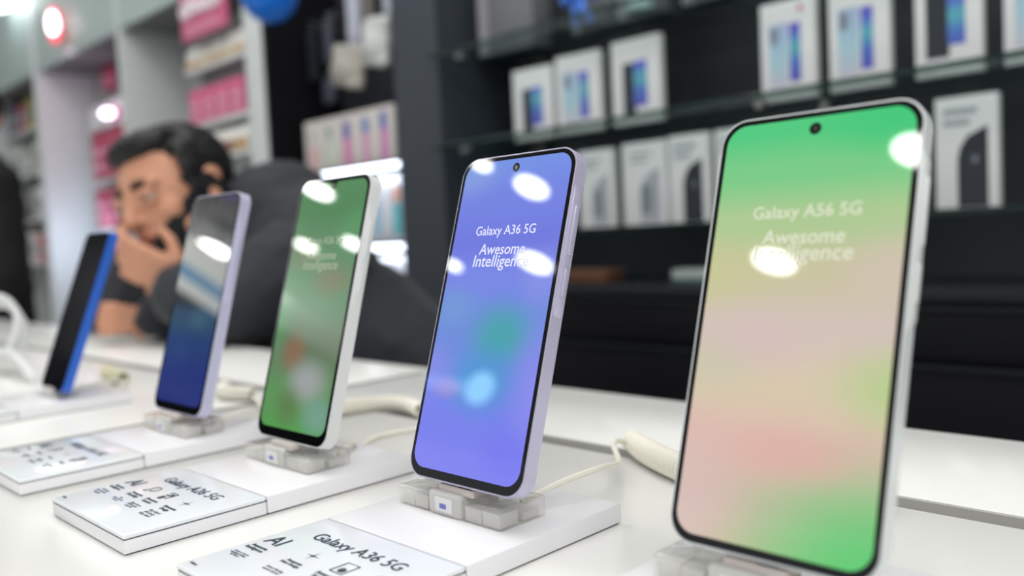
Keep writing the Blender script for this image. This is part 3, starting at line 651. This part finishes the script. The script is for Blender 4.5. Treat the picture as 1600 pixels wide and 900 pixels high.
# ---------------------------------------------------------------- white shelving unit at left
XD = [-2245, -2361, -3160, -3274, -4075, -4189, -5100, -5200, -6300, -6400]
t = thing('shelving_unit', 'tall white shelving unit with deep niches at left', 'shelving unit', V(-4300, 1300, -CAMZ))
def ub(name, x0, x1, y0, y1, z0, z1, m=M_white, bev=2): return obj(name, box(new(), x0+4300, x1+4300, y0-1300, y1-1300, z0+CAMZ, z1+CAMZ, bev), m, t)
for a, b in ((-2361, -2245), (-3274-14, -3274+14), (-4189-60, -4189), (-5114, -5090), (-6420, -6300)): ub('side_panel', a, b, 1300, 1544, -CAMZ, 1890)
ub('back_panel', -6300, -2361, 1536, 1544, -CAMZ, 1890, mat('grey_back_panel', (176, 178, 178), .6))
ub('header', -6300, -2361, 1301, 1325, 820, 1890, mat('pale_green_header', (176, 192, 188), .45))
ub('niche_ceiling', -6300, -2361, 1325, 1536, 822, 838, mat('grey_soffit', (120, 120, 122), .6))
ub('base_plinth', -6300, -2361, 1301, 1536, -CAMZ, -500)
M_pink = mat('pink_card', (212, 100, 138), .5); M_red = mat('raspberry_card', (176, 62, 92), .5); M_pinkl = mat('pale_pink_card', (228, 170, 190), .5)
# shelves inside niches
def nshelf(x0, x1, z, y0, label):
    s = thing('niche_shelf', label, 'shelf', V((x0+x1)/2, y0, z), 'boards in the white shelving unit')
    obj('board', box(new(), -(x1-x0)/2, (x1-x0)/2, 0, 1535-y0, -14, 0, 1), M_white, s); return s
def pack(x0, x1, z0, z1, y, m, label, mk=None, d=20, n=0, group='pink packs in the white shelving unit'):
    s = thing('card_pack', label, 'pack', V((x0+x1)/2, y, z0), group); wd = x1-x0
    obj('card', box(new(), -wd/2, wd/2, 0, d, 0, z1-z0, 1.5), m, s)
    for i in range(n):
        obj('print_band', box(new(), -wd/2+wd*(.12), wd/2-wd*.12, -1, .5, (z1-z0)*(.2+.3*i), (z1-z0)*(.34+.3*i)), M_pinkl if mk is None else mk, s)
    return s
nshelf(-2800, -2363, 590, 1320, 'upper board in the niche nearest the dark wall')
nshelf(-2800, -2363, 415, 1320, 'middle board in the niche nearest the dark wall')
nshelf(-2800, -2363, 300, 1320, 'board level with the hair in the niche nearest the dark wall')
nshelf(-4070, -3292, 560, 1450, 'upper board in the narrow lilac-lit niche'); nshelf(-4070, -3292, 330, 1450, 'middle board in the narrow lilac-lit niche'); nshelf(-4070, -3292, 120, 1450, 'lower board in the narrow lilac-lit niche'); nshelf(-4070, -3292, -100, 1450, 'lowest board in the narrow lilac-lit niche')
# pink sign with white lettering
s = thing('wall_sign', 'pink sign with white rounded lettering at top left', 'sign', V(-2582, 1286, 668))
obj('panel', box(new(), -146, 146, 0, 12, 0, 215, 2), M_pink, s)
bm = new()
for i, (x, z, r) in enumerate(((-112, 90, 19), (-68, 96, 22), (-22, 88, 16), (24, 86, 16), (66, 86, 19), (108, 88, 18))):
    tube(bm, [(x+r*math.cos(a*math.pi/9), -4, z+r*math.sin(a*math.pi/9)) for a in range(19)], 7, 6)
tube(bm, [(-92, -4, 62), (-50, -4, 128)], 7, 6)
obj('lettering', bm, mat('white_lettering', (240, 232, 238), .4), s, label='white round letters')
bm = new(); box(bm, -120, 120, -1.5, 0.5, 14, 20); box(bm, -120, 90, -1.5, 0.5, 30, 36); obj('small_lettering', bm, M_pinkl, s)
for i in range(5):
    x = -2760+i*84
    s = thing('paper_packet', ['white paper packet', 'white paper packet with tan side', 'cream packet with orange side', 'white packet with brown edge', 'pale packet at the right end'][i]+' on the upper board under the pink sign', 'packet', V(x, 1322, 590.5), 'packets on the upper board')
    bm = new(); ball(bm, (0, 36, 42), (44, 34, 42), 3); box(bm, -38, 38, 6, 66, 1, 62, 10); remeshed(bm, 'wrapper', mat('white_paper', (240, 238, 232), .6), 4, s, smooth=4, disp=(4, 16))
    obj('base_strip', box(new(), -36, 36, 0, 6, 2, 24, 1), mat(['tan_a', 'tan_b'][i % 2], [(196, 160, 120), (206, 186, 150)][i % 2], .6), s)
s = thing('price_board', 'dark grey board hanging under the packets', 'board', V(-2560, 1345, 530))
obj('panel', box(new(), -170, 170, 0, 8, 0, 44, 1), mat('dark_grey_board', (96, 92, 94), .6), s); obj('hanger', box(new(), -150, 150, 2, 6, 43, 46.5), M_metal, s)
for i in range(4):
    pack(-2794+i*92, -2794+i*92+86, 415.5, 523, 1326, M_pink, ['pink pack, left of four under the packets', 'pink pack, second of four under the packets', 'pink pack, third of four under the packets', 'pink pack, right of four beside the pillar'][i], n=2)
for i in range(4):
    x = -2720+i*84
    s = thing('paper_packet', ['white packet just above the hair of the man', 'cream packet above the ear of the man', 'tan packet between hair and white pillar', 'brown-edged packet beside the foot of the white pillar'][i], 'packet', V(x, 1325, 300.5), 'packets on the middle board')
    bm = new(); ball(bm, (0, 36, 42), (42, 34, 44), 3); box(bm, -36, 36, 6, 66, 1, 70, 10); remeshed(bm, 'wrapper', mat('white_paper', (232, 230, 224), .6), 5, s, smooth=4, disp=(4, 16))
    obj('base_strip', box(new(), -34, 34, 0, 6, 2, 40, 1), mat(['tan_a', 'tan_b', 'tan_c'][i % 3], [(196, 160, 120), (206, 186, 150), (150, 110, 96)][i % 3], .6), s)
# narrow niche goods
for r_, (zb, h, m_) in enumerate(((560.5, 90, M_white), (690, 1, None), (330.5, 210, M_red), (120.5, 170, M_red), (-99.5, 190, M_red))):
    if m_ is None: continue
    for i in range(3 if m_ is M_white else 4):
        x0 = -4060+i*150
        pack(x0, x0+(136), zb, zb+h, 1462, m_, '%s %s in the narrow lilac-lit niche, %s' % ('white pack' if m_ is M_white else 'raspberry pack', ['at its left', 'second along', 'third along', 'at its right'][i], {560.5: 'top board', 330.5: 'board level with the hair', 120.5: 'board level with the face', -99.5: 'lowest board'}[zb]), n=2 if m_ is M_red else 0)
for i in range(2): pack(-4000+i*170, -4000+i*170+130, 720, 816 if i == 0 else 812, 1500, M_red if i == 0 else mat('slate_card', (84, 96, 108), .5), ['red poster card hanging high in the narrow niche', 'slate poster card hanging high in the narrow niche'][i], n=2 if i == 0 else 0, group=None if True else '')
# lamps in the niches
s = thing('niche_lamp', 'glowing magenta-white lamp in the narrow niche', 'lamp', V(-3741, 1420, 566))
bm = new(); ball(bm, (0, 0, 22), (44, 26, 20), 3); obj('bulb', bm, mat('magenta_white_glow', (255, 255, 255), .4, emit=(250, 226, 255), es=4.5), s)
bm = new(); cyl(bm, (0, 62, 22), 26, 90, 'Y', 24); obj('socket', bm, mat('magenta_socket', (214, 70, 130), .4), s)
s = thing('niche_lamp', 'small violet lamp beside the man\'s forehead', 'lamp', V(-3640, 1440, 262))
bm = new(); ball(bm, (0, 0, 30), (26, 20, 38), 3); obj('bulb', bm, mat('violet_glow', (255, 255, 255), .4, emit=(190, 186, 250), es=1.3), s)
bm = new(); cyl(bm, (0, 50, 30), 18, 80, 'Y', 24); obj('socket', bm, M_white, s)
area('niche_light', (-3700, 1420, 800), (-4150, 1440, 300), .5, .15, 0.8, (1, .62, .86))
area('niche_light', (-3900, 1330, 60), (-4180, 1420, 60), .25, .25, 0.8, (.66, .80, 1))
s = thing('header_lamp', 'red-rimmed glowing lamp on the pale green header', 'lamp', V(-3810, 1262, 940))
bm = new(); ball(bm, (0, 0, 0), (34, 24, 74), 4); obj('rim', bm, mat('red_glow', (255, 90, 100), .4, emit=(255, 80, 96), es=1.3), s)
bm = new(); ball(bm, (12, -8, 2), (31, 20, 50), 4); obj('core', bm, mat('white_glow', (255, 255, 255), .4, emit=(255, 246, 255), es=5), s)
bm = new(); cyl(bm, (0, 30, 0), 18, 19, 'Y', 16); obj('mount', bm, M_white, s)
s = thing('spot_lamp', 'very bright white lamp in the top left corner', 'lamp', V(-4350, 1230, 1170))
bm = new(); ball(bm, (0, 0, 0), (150, 60, 56), 4); obj('diffuser', bm, mat('bright_glow', (255, 255, 255), .4, emit=(244, 252, 255), es=6), s)
bm = new(); cyl(bm, (0, 62, 0), 30, 19, 'Y', 16); obj('mount', bm, M_white, s)

# far left unit goods
rowsL = [(900, [('yellow', (196, 186, 60), 150, 120), ('teal', (120, 170, 190), 150, 190), ('slate', (70, 90, 110), 110, 200)]),
         (640, [('navy', (52, 60, 90), 140, 150), ('magenta', (170, 60, 96), 120, 130), ('olive', (170, 160, 70), 120, 150)]),
         (420, [('cream', (206, 206, 198), 170, 150), ('grey', (150, 154, 152), 160, 130)]),
         (200, [('silver', (186, 190, 190), 170, 160), ('charcoal', (70, 72, 74), 120, 170), ('white', (220, 222, 222), 120, 150)]),
         (-20, [('red', (190, 70, 80), 130, 150), ('pearl', (214, 210, 206), 150, 150), ('rose', (200, 110, 116), 120, 130)])]
for zb, items in rowsL:
    nshelf(-5086, -4252, zb, 1400, 'white board in the leftmost niche at the height of the %s carton' % items[0][0])
    x = -5040
    for nm, c, wd, h in items*2:
        if x+wd > -4260: break
        s = thing('carton', '%s carton in the leftmost niche, %s' % (nm, 'nearer its left wall' if x < -4700 else 'nearer the lilac-lit panel'), 'box', V(x+wd/2, 1410, zb+.5), 'mixed cartons in the leftmost niche')
        obj('carton_body', box(new(), -wd/2, wd/2, 0, 80, 0, h, 3), mat(nm+'_card', c, .5), s); obj('front_print', box(new(), -wd*.3, wd*.3, -1.2, .5, h*.25, h*.7), mat('pale_carton', (150, 154, 156), 0.5) if nm != 'grey' else M_white, s)
        x += wd+10

# ---------------------------------------------------------------- shop behind the camera, mirrored in the screens, plus things added for the reflections
s = thing('hanging_sign', 'lit round cyan-white sign behind the camera, mirrored in the blue screen', 'sign', V(-3925, -2925, 1180))
bm = new(); cyl(bm, (0, 0, 0), 105, 30, 'Y', 40); obj('lit_disc', bm, mat('cyan_white_glow', (255, 255, 255), .4, emit=(186, 240, 255), es=7), s)
bm = new(); box(bm, -560, -150, -15, 15, -40, 40, 10); obj('lit_bar', bm, mat('blue_white_glow', (255, 255, 255), .4, emit=(150, 180, 255), es=3), s)
bm = new(); cyl(bm, (-20, 0, 405), 6, 640, 'Z', 10); cyl(bm, (-450, 0, 380), 6, 690, 'Z', 10); obj('rod', bm, M_metal, s)
s = thing('lit_sign_box', 'backlit white and blue sign box behind the camera, mirrored in the lavender-edged phone', 'sign', V(-6450, -2230, 1262), rot=(0, 0, math.radians(68)))
obj('case', box(new(), -430, 430, 8, 80, -190, 210, 6), M_white, s)
obj('lit_face', box(new(), -420, 420, 0, 9, -180, 200, 3), mat('sign_white_glow', (255, 255, 255), .4, emit=(238, 240, 232), es=3.2), s)
obj('blue_band', box(new(), -420, 420, -4, 1, -90, 10, 2), mat('sign_blue_glow', (255, 255, 255), .4, emit=(70, 150, 196), es=3.2), s)
bm = new(); cyl(bm, (-350, 40, 424), 8, 430, 'Z', 10); cyl(bm, (350, 40, 424), 8, 430, 'Z', 10); obj('rod', bm, M_metal, s)
s = thing('unseen_dark_cabinet', 'unseen long dark cabinet along the left wall, added to darken the far screens', 'cabinet', V(-9940, -2500, 0))  # added out of view so the far screens mirror something dark low down
obj('carcass', box(new(), 0, 380, -4300, 3700, 60, 2250, 4), M_cab, s); obj('plinth', box(new(), 0, 340, -4280, 3680, 0, 60), M_cabedge, s)
for k_ in range(6): obj('door', box(new(), 380, 398, -4290+k_*1330, -4290+k_*1330+1318, 70, 2240, 3), M_cab, s)
area('far_ceiling_fill', (-8600, -3000, 600), (-8600, -3000, 1900), 2.0, 3.0, 110)  # added uplight that brightens the far ceiling mirrored in the dim screens
area('left_aisle_light', (-8200, -2600, 1850), (-9900, -2900, 1300), 2.4, .6, 120)

# ---------------------------------------------------------------- people
M_skin = mat('skin', (206, 150, 122), .5, var=.05, vscale=20, spec=.35)
M_hair = mat('black_hair', (19, 18, 19), .55, bump=.6, bscale=260)
M_jkt = mat('charcoal_jacket', (38, 40, 47), .8, bump=.5, bscale=160, sheen=.1)
M_blk = mat('black_cloth', (22, 22, 26), .8, bump=.4, bscale=160)
M_eye = mat('eye_white', (168, 160, 154), .2); M_iris = mat('dark_iris', (36, 24, 20), .15); M_lip = mat('lip', (176, 104, 92), .45)  # eye whites darkened, with the shade of the eye put into their colour

def head_axes(yaw, pitch, roll=0):
    F = Vector((math.cos(yaw)*math.cos(pitch), math.sin(yaw)*math.cos(pitch), math.sin(pitch)))
    L_ = Vector((0, 0, 1)).cross(F).normalized(); U = F.cross(L_)
    R = Matrix.Rotation(roll, 3, F); return R@F, R@L_, R@U
def add_head(bm, Hc, F, L_, U):
    B = Matrix((L_, F, U)).transposed().to_4x4()
    P = lambda l, f, u: Hc+L_*l+F*f+U*u
    def el(c, r, rot=None): ball(bm, P(*c), r, 3, B @ (rot or Matrix.Identity(4)))
    el((0, -12, 22), (75, 94, 88)); el((0, 18, 10), (66, 70, 80)); el((0, 30, -40), (54, 56, 58)); el((0, 44, -74), (34, 38, 30)); el((0, 66, -92), (22, 18, 16))
    for s in (-1, 1):
        el((s*35, 47, -24), (24, 27, 26)); el((s*50, 8, -56), (16, 40, 28)); el((s*29, 72, 19), (27, 10, 8)); el((s*13, 84, -31), (8, 9, 7))
        # ear
        el((s*77, -8, -8), (6, 16, 30), Matrix.Rotation(s*.25, 4, 'Z')); el((s*80, -14, 8), (6, 15, 16)); el((s*77, -2, -34), (5, 8, 9))
    for i in range(9):
        t_ = i/8; el((0, 84+17*t_**1.3, 14-40*t_), (8+4*t_, 9, 8))
    el((0, 98, -29), (12, 10, 9)); el((0, 82, -58), (24, 9, 5)); el((0, 80, -66), (20, 9, 6))
    return P, B
def add_hand(bm, palm, fdir, ndir, spread=1, curl=(.5, .55, .6, .65), thumb=None, scale=1.0):
    """palm centre, direction of fingers, palm normal; fingers curl towards the normal"""
    fd = Vector(fdir).normalized(); nd = Vector(ndir); nd = (nd-fd*nd.dot(fd)).normalized(); sd = fd.cross(nd)*spread
    pc = Vector(palm)
    for i in range(4):
        o_ = (i-1.5)*20*scale
        cap(bm, pc-fd*38*scale+sd*o_*.55, pc+fd*38*scale+sd*o_, 13*scale, 11*scale, 5)
    lens = [(40, 26, 20), (45, 29, 22), (41, 27, 21), (32, 21, 18)]
    for i in range(4):
        o_ = (i-1.5)*20*scale; p_ = pc+fd*42*scale+sd*o_; a = curl[i]*.5; r_ = (10.2, 9.4, 8.6, 7.6)
        for k_, ln in enumerate(lens[i]):
            d_ = (fd*math.cos(a)+nd*math.sin(a)+sd*.05*(i-1.5)).normalized(); q_ = p_+d_*ln*scale
            cap(bm, p_, q_, r_[k_]*scale, r_[k_+1]*scale, 6); p_ = q_; a += curl[i]
    tb = pc-fd*22*scale-sd*34*scale; d1 = (fd*.6-sd*.75+nd*.25).normalized(); d2 = (fd*.9-sd*.3+nd*.4).normalized()
    if thumb: d1, d2 = Vector(thumb[0]).normalized(), Vector(thumb[1]).normalized()
    cap(bm, pc-fd*24*scale-sd*18*scale, tb, 15*scale, 13*scale, 4); m_ = tb+d1*34*scale; cap(bm, tb, m_, 13*scale, 10.5*scale, 5); cap(bm, m_, m_+d2*28*scale, 10.5*scale, 8.5*scale, 5)

# --- the man on the phone
base = Vector((-1230, 760, -CAMZ))
per = thing('person', 'man in charcoal jacket leaning over the table with a phone at his ear', 'person', V(base.x, base.y, -CAMZ))
Hc = W(276, 306, 1390)
F, L_, U = head_axes(math.radians(-74), math.radians(-9), math.radians(14))
rel0 = base
bm = new()
P, B = add_head(bm, Hc, F, L_, U)
neck0 = Hc-F*20-U*70; neck1 = W(405, 410, 1450)
cap(bm, neck0, neck1, 58, 66, 8)
chest = W(430, 470, 1470); pelvis = Vector((-1120, 900, -260))
cap(bm, chest, pelvis, 115, 120, 8)
shL = W(500, 392, 1390); shR = W(232, 450, 1590)
cap(bm, chest, shL, 80, 58, 5); cap(bm, chest, shR, 80, 58, 5)
elL = W(345, 520, 1292); elL.z = TZ+52; wrL = W(290, 452, 1306)
cap(bm, shL, elL, 50, 42, 8); cap(bm, elL, wrL, 40, 27, 8)
elR = W(345, 500, 1560); wrR = W(256, 514, 1392); wrR.z = max(wrR.z, TZ+40)
cap(bm, shR, elR, 50, 42, 8); cap(bm, elR, wrR, 40, 27, 6)
hips = [pelvis+Vector((85, 20, -60)), pelvis+Vector((-85, -10, -60))]
for hp in hips:
    kn = hp+Vector((10, -40, -330)); an = Vector((kn.x, kn.y+60, -CAMZ+70)); kn.z = (hp.z+an.z)/2
    cap(bm, hp, kn, 88, 58, 8); cap(bm, kn, an, 56, 38, 8); cap(bm, an+Vector((0, 10, -35)), an+Vector((0, -140, -42)), 34, 28, 5)
# left hand round the phone, in front of the mouth
pcL = W(254, 424, 1302)
add_hand(bm, pcL, W(203, 416, 1300)-W(285, 442, 1304), (W(262, 392, 1372)-W(246, 424, 1300)), spread=1, curl=(.55, .66, .72, .8), scale=.84)
pcR = wrR+(W(196, 500, 1370)-wrR).normalized()*44; pcR.z = max(pcR.z, TZ+36)
add_hand(bm, pcR, W(190, 494, 1366)-wrR, MF, spread=-1, curl=(1.5, 1.5, 1.5, 1.5), thumb=(MF*.8-MR*.5, MF*.5-MR*.4-MU*.4), scale=.66)
for v in bm.verts: v.co -= rel0*K
body = remeshed(bm, 'body', M_skin, 4.0, per, smooth=3)
def rb(bm):
    for v in bm.verts: v.co -= rel0*K
    return bm
# eyes, brows, lips
for s in (-1, 1):
    b_ = new(); ball(b_, P(s*31, 74, 2), 12.2, 3, B); e = obj('eye', rb(b_), M_eye, per)
    b_ = new(); ball(b_, P(s*31.5, 80.5, 0), 6.2, 3, B); obj('iris', rb(b_), M_iris, e)
    b_ = new(); ball(b_, P(s*31, 75.5, 6.0), (15, 13, 7.5), 3, B); ball(b_, P(s*31, 74, -7.5), (15, 12, 5.5), 3, B); obj('eyelid', rb(b_), M_skin, per)
    b_ = new(); tube(b_, [P(s*(12+i*6), 88-abs(i-1)*2.2-i*1.6, 20+2.5*math.sin(i*.7)) for i in range(7)], [3.5, 5, 6, 6, 5.5, 4.5, 2], 8); obj('eyebrow', rb(b_), M_hair, per)
b_ = new(); ball(b_, P(0, 88, -58), (22, 6, 4), 3, B); ball(b_, P(0, 86, -66), (18, 6.5, 5), 3, B); obj('lips', rb(b_), M_lip, per)
# hair: short, black, full on top, clear hairline
b_ = new()
ball(b_, P(0, -22, 36), (80, 90, 82), 4, B); ball(b_, P(0, 30, 82), (62, 50, 28), 3, B); ball(b_, P(0, 58, 74), (48, 21, 14), 3, B)
ball(b_, P(0, -66, -10), (62, 40, 62), 3, B)
for s in (-1, 1): ball(b_, P(s*66, 14, 34), (16, 30, 40), 3, B); ball(b_, P(s*70, 16, -2), (8, 13, 22), 3, B)
hb = remeshed(b_, 'hair', M_hair, 3.5, None, smooth=4, disp=(2, 60))
# cut the face opening out of the hair shell
keep = hb.data; bmh = bmesh.new(); bmh.from_mesh(keep)
dele = []
for v in bmh.verts:
    q = v.co*1000-Hc; l, f, u = q.dot(L_), q.dot(F), q.dot(U)
    if (f > 40 and u < 58-0.0*abs(l)) or (f > 8 and u < -18) or (u < -58): dele.append(v)
bmesh.ops.delete(bmh, geom=dele, context='VERTS')
for v in bmh.verts: v.co -= rel0*K
bmh.to_mesh(keep); bmh.free(); hb.parent = per
so = hb.modifiers.new('thick', 'SOLIDIFY'); so.thickness = .004
# jacket
b_ = new()
cap(b_, W(420, 455, 1475), pelvis, 160, 150, 10)
cap(b_, W(455, 392, 1490), W(520, 520, 1500), 120, 150, 6)
ball(b_, W(440, 375, 1480), 130, 3)
cap(b_, W(470, 380, 1420), shL, 98, 88, 5)
cap(b_, shL, elL+Vector((25, 25, 10)), 88, 62, 9); cap(b_, elL+Vector((0, 8, 8)), elL.lerp(wrL, .9), 74, 52, 9)
cap(b_, W(370, 450, 1600), shR, 100, 85, 5); cap(b_, shR, elR, 84, 62, 8); cap(b_, elR+Vector((0, 8, 10)), elR.lerp(wrR, .99), 60, 48, 7); cap(b_, shR, W(180, 560, 1640), 88, 80, 6)
cap(b_, W(530, 470, 1440), W(600, 640, 1440), 80, 110, 7)
for v in b_.verts:
    zf = (TZ+1)*K
    if v.co.z < zf and v.co.y < .612: v.co.z = zf
    if v.co.z < (TZ+1)*K and v.co.y < .640: v.co.y = .640
for v in b_.verts: v.co -= rel0*K
jk = remeshed(b_, 'jacket', M_jkt, 7, per, smooth=5, disp=(9, 9))
# hood and collar
b_ = new()
pth = spline([W(352, 372, 1370), W(372, 330, 1410), W(400, 300, 1470), W(430, 290, 1500), W(468, 312, 1470), W(480, 350, 1420)], 6)
for i in range(len(pth)-1): cap(b_, pth[i], pth[i+1], 44, 44, 2)
cap(b_, W(440, 320, 1480), W(452, 400, 1480), 66, 90, 6); cap(b_, W(395, 330, 1450), W(405, 420, 1460), 52, 80, 5)
for v in b_.verts: v.co -= rel0*K
remeshed(b_, 'hood', M_jkt, 6, per, smooth=5, disp=(8, 12))
b_ = new(); cap(b_, W(378, 330, 1440), W(384, 410, 1440), 38, 52, 5)
for v in b_.verts: v.co -= rel0*K
remeshed(b_, 'shirt_collar', M_blk, 5, per, smooth=3)
b_ = new()
for hp in hips:
    kn = hp+Vector((10, -40, -330)); an = Vector((kn.x, kn.y+60, -CAMZ+70)); kn.z = (hp.z+an.z)/2
    cap(b_, hp+Vector((0, 0, 40)), kn, 100, 72, 8); cap(b_, kn, an+Vector((0, 0, 20)), 70, 56, 8)
for v in b_.verts: v.co -= rel0*K
remeshed(b_, 'trousers', M_blk, 9, per, smooth=3)
b_ = new()
for hp in hips:
    an = Vector((hp.x+10, hp.y+20, -CAMZ+2)); box(b_, an.x-48, an.x+48, an.y-160, an.y+60, -CAMZ, -CAMZ+86, 26, 3)
for v in b_.verts: v.co -= rel0*K
obj('shoes', b_, M_blk, per)
# the phone he holds
a0 = W(270, 398, 1322); a1 = W(342, 296, 1362)
ax = (a1-a0).normalized(); nn = (L_*1.0+F*.1); nn = (nn-ax*nn.dot(ax)).normalized(); ww = ax.cross(nn)
b_ = new(); prism(b_, rrect(70, 146, 9, 8), -4.5, 4.5, 1.5, 3)
t = thing('held_phone', 'black phone held by the man against his cheek', 'smartphone', V(0, 0, 0))
mid = a0.lerp(a1, .52)
t.matrix_world = Matrix.Translation(V(mid.x, mid.y, mid.z)) @ Matrix((ww, nn, ax)).transposed().to_4x4()
obj('body', b_, mat('black_phone_shell', (24, 25, 30), .4), t)
b_ = new(); prism(b_, rrect(66, 142, 8, 8), -5.0, -4.4); obj('display', b_, M_black, t)
b_ = new()
for k_ in range(3): cyl(b_, (22, 5.2, 54-17*k_), 6, 1.6, 'Y', 20)
obj('camera_rings', b_, M_black, t)

# --- the second person, dark, at the left edge
base2 = W(-50, 185, 2900); base2.z = -CAMZ
p2 = thing('person', 'person in black clothes cut by the left edge of the frame', 'person', V(*base2))
bm = new(); H2 = W(-50, 185, 2900); F2, L2, U2 = head_axes(math.radians(-100), 0)
P2, B2 = add_head(bm, H2, F2, L2, U2)
cap(bm, H2-U2*60, H2-Vector((0, 0, 190)), 56, 62, 6); cap(bm, H2-Vector((0, 0, 230)), H2-Vector((0, 0, 700)), 120, 120, 8)
for s in (-1, 1):
    sh = H2+Vector((s*170, 0, -235)); el_ = sh+Vector((s*40, 20, -290)); wr = el_+Vector((-s*10, -60, -200))
    cap(bm, H2+Vector((s*60, 0, -230)), sh, 70, 58, 4); cap(bm, sh, el_, 50, 40, 8); cap(bm, el_, wr, 38, 27, 7)
    add_hand(bm, wr+(wr-el_).normalized()*48, wr-el_, Vector((-s, 0, 0)), spread=s, curl=(.3, .35, .4, .4))
    hp = H2+Vector((s*85, 0, -720)); kn = Vector((hp.x, hp.y-20, -600)); an = Vector((hp.x, hp.y+10, -CAMZ+70))
    cap(bm, hp, kn, 86, 58, 7); cap(bm, kn, an, 55, 38, 7); cap(bm, an+Vector((0, 10, -35)), an+Vector((0, -140, -42)), 34, 28, 4)
for v in bm.verts: v.co -= base2*K
remeshed(bm, 'body', M_skin, 7, p2, smooth=3)
b_ = new(); cap(b_, H2-Vector((0, 0, 240)), H2-Vector((0, 0, 740)), 150, 165, 9)
for s in (-1, 1):
    sh = H2+Vector((s*170, 0, -235)); el_ = sh+Vector((s*40, 20, -290)); wr = el_+Vector((-s*10, -60, -200))
    cap(b_, H2+Vector((s*60, 0, -215)), sh, 90, 80, 5); cap(b_, sh, el_, 80, 66, 8); cap(b_, el_, el_.lerp(wr, .85), 62, 46, 7)
for v in b_.verts: v.co -= base2*K
remeshed(b_, 'coat', M_blk, 9, p2, smooth=5, disp=(9, 8))
b_ = new()
for s in (-1, 1):
    hp = H2+Vector((s*85, 0, -720)); kn = Vector((hp.x, hp.y-20, -600)); an = Vector((hp.x, hp.y+10, -CAMZ+70))
    cap(b_, hp, kn, 98, 72, 8); cap(b_, kn, an+Vector((0, 0, 20)), 70, 56, 8)
for v in b_.verts: v.co -= base2*K
remeshed(b_, 'trousers', M_blk, 9, p2, smooth=3)
b_ = new(); ball(b_, P2(0, -20, 40), (82, 90, 84), 3, B2)
for v in b_.verts: v.co -= base2*K
obj('hair', b_, M_hair, p2)
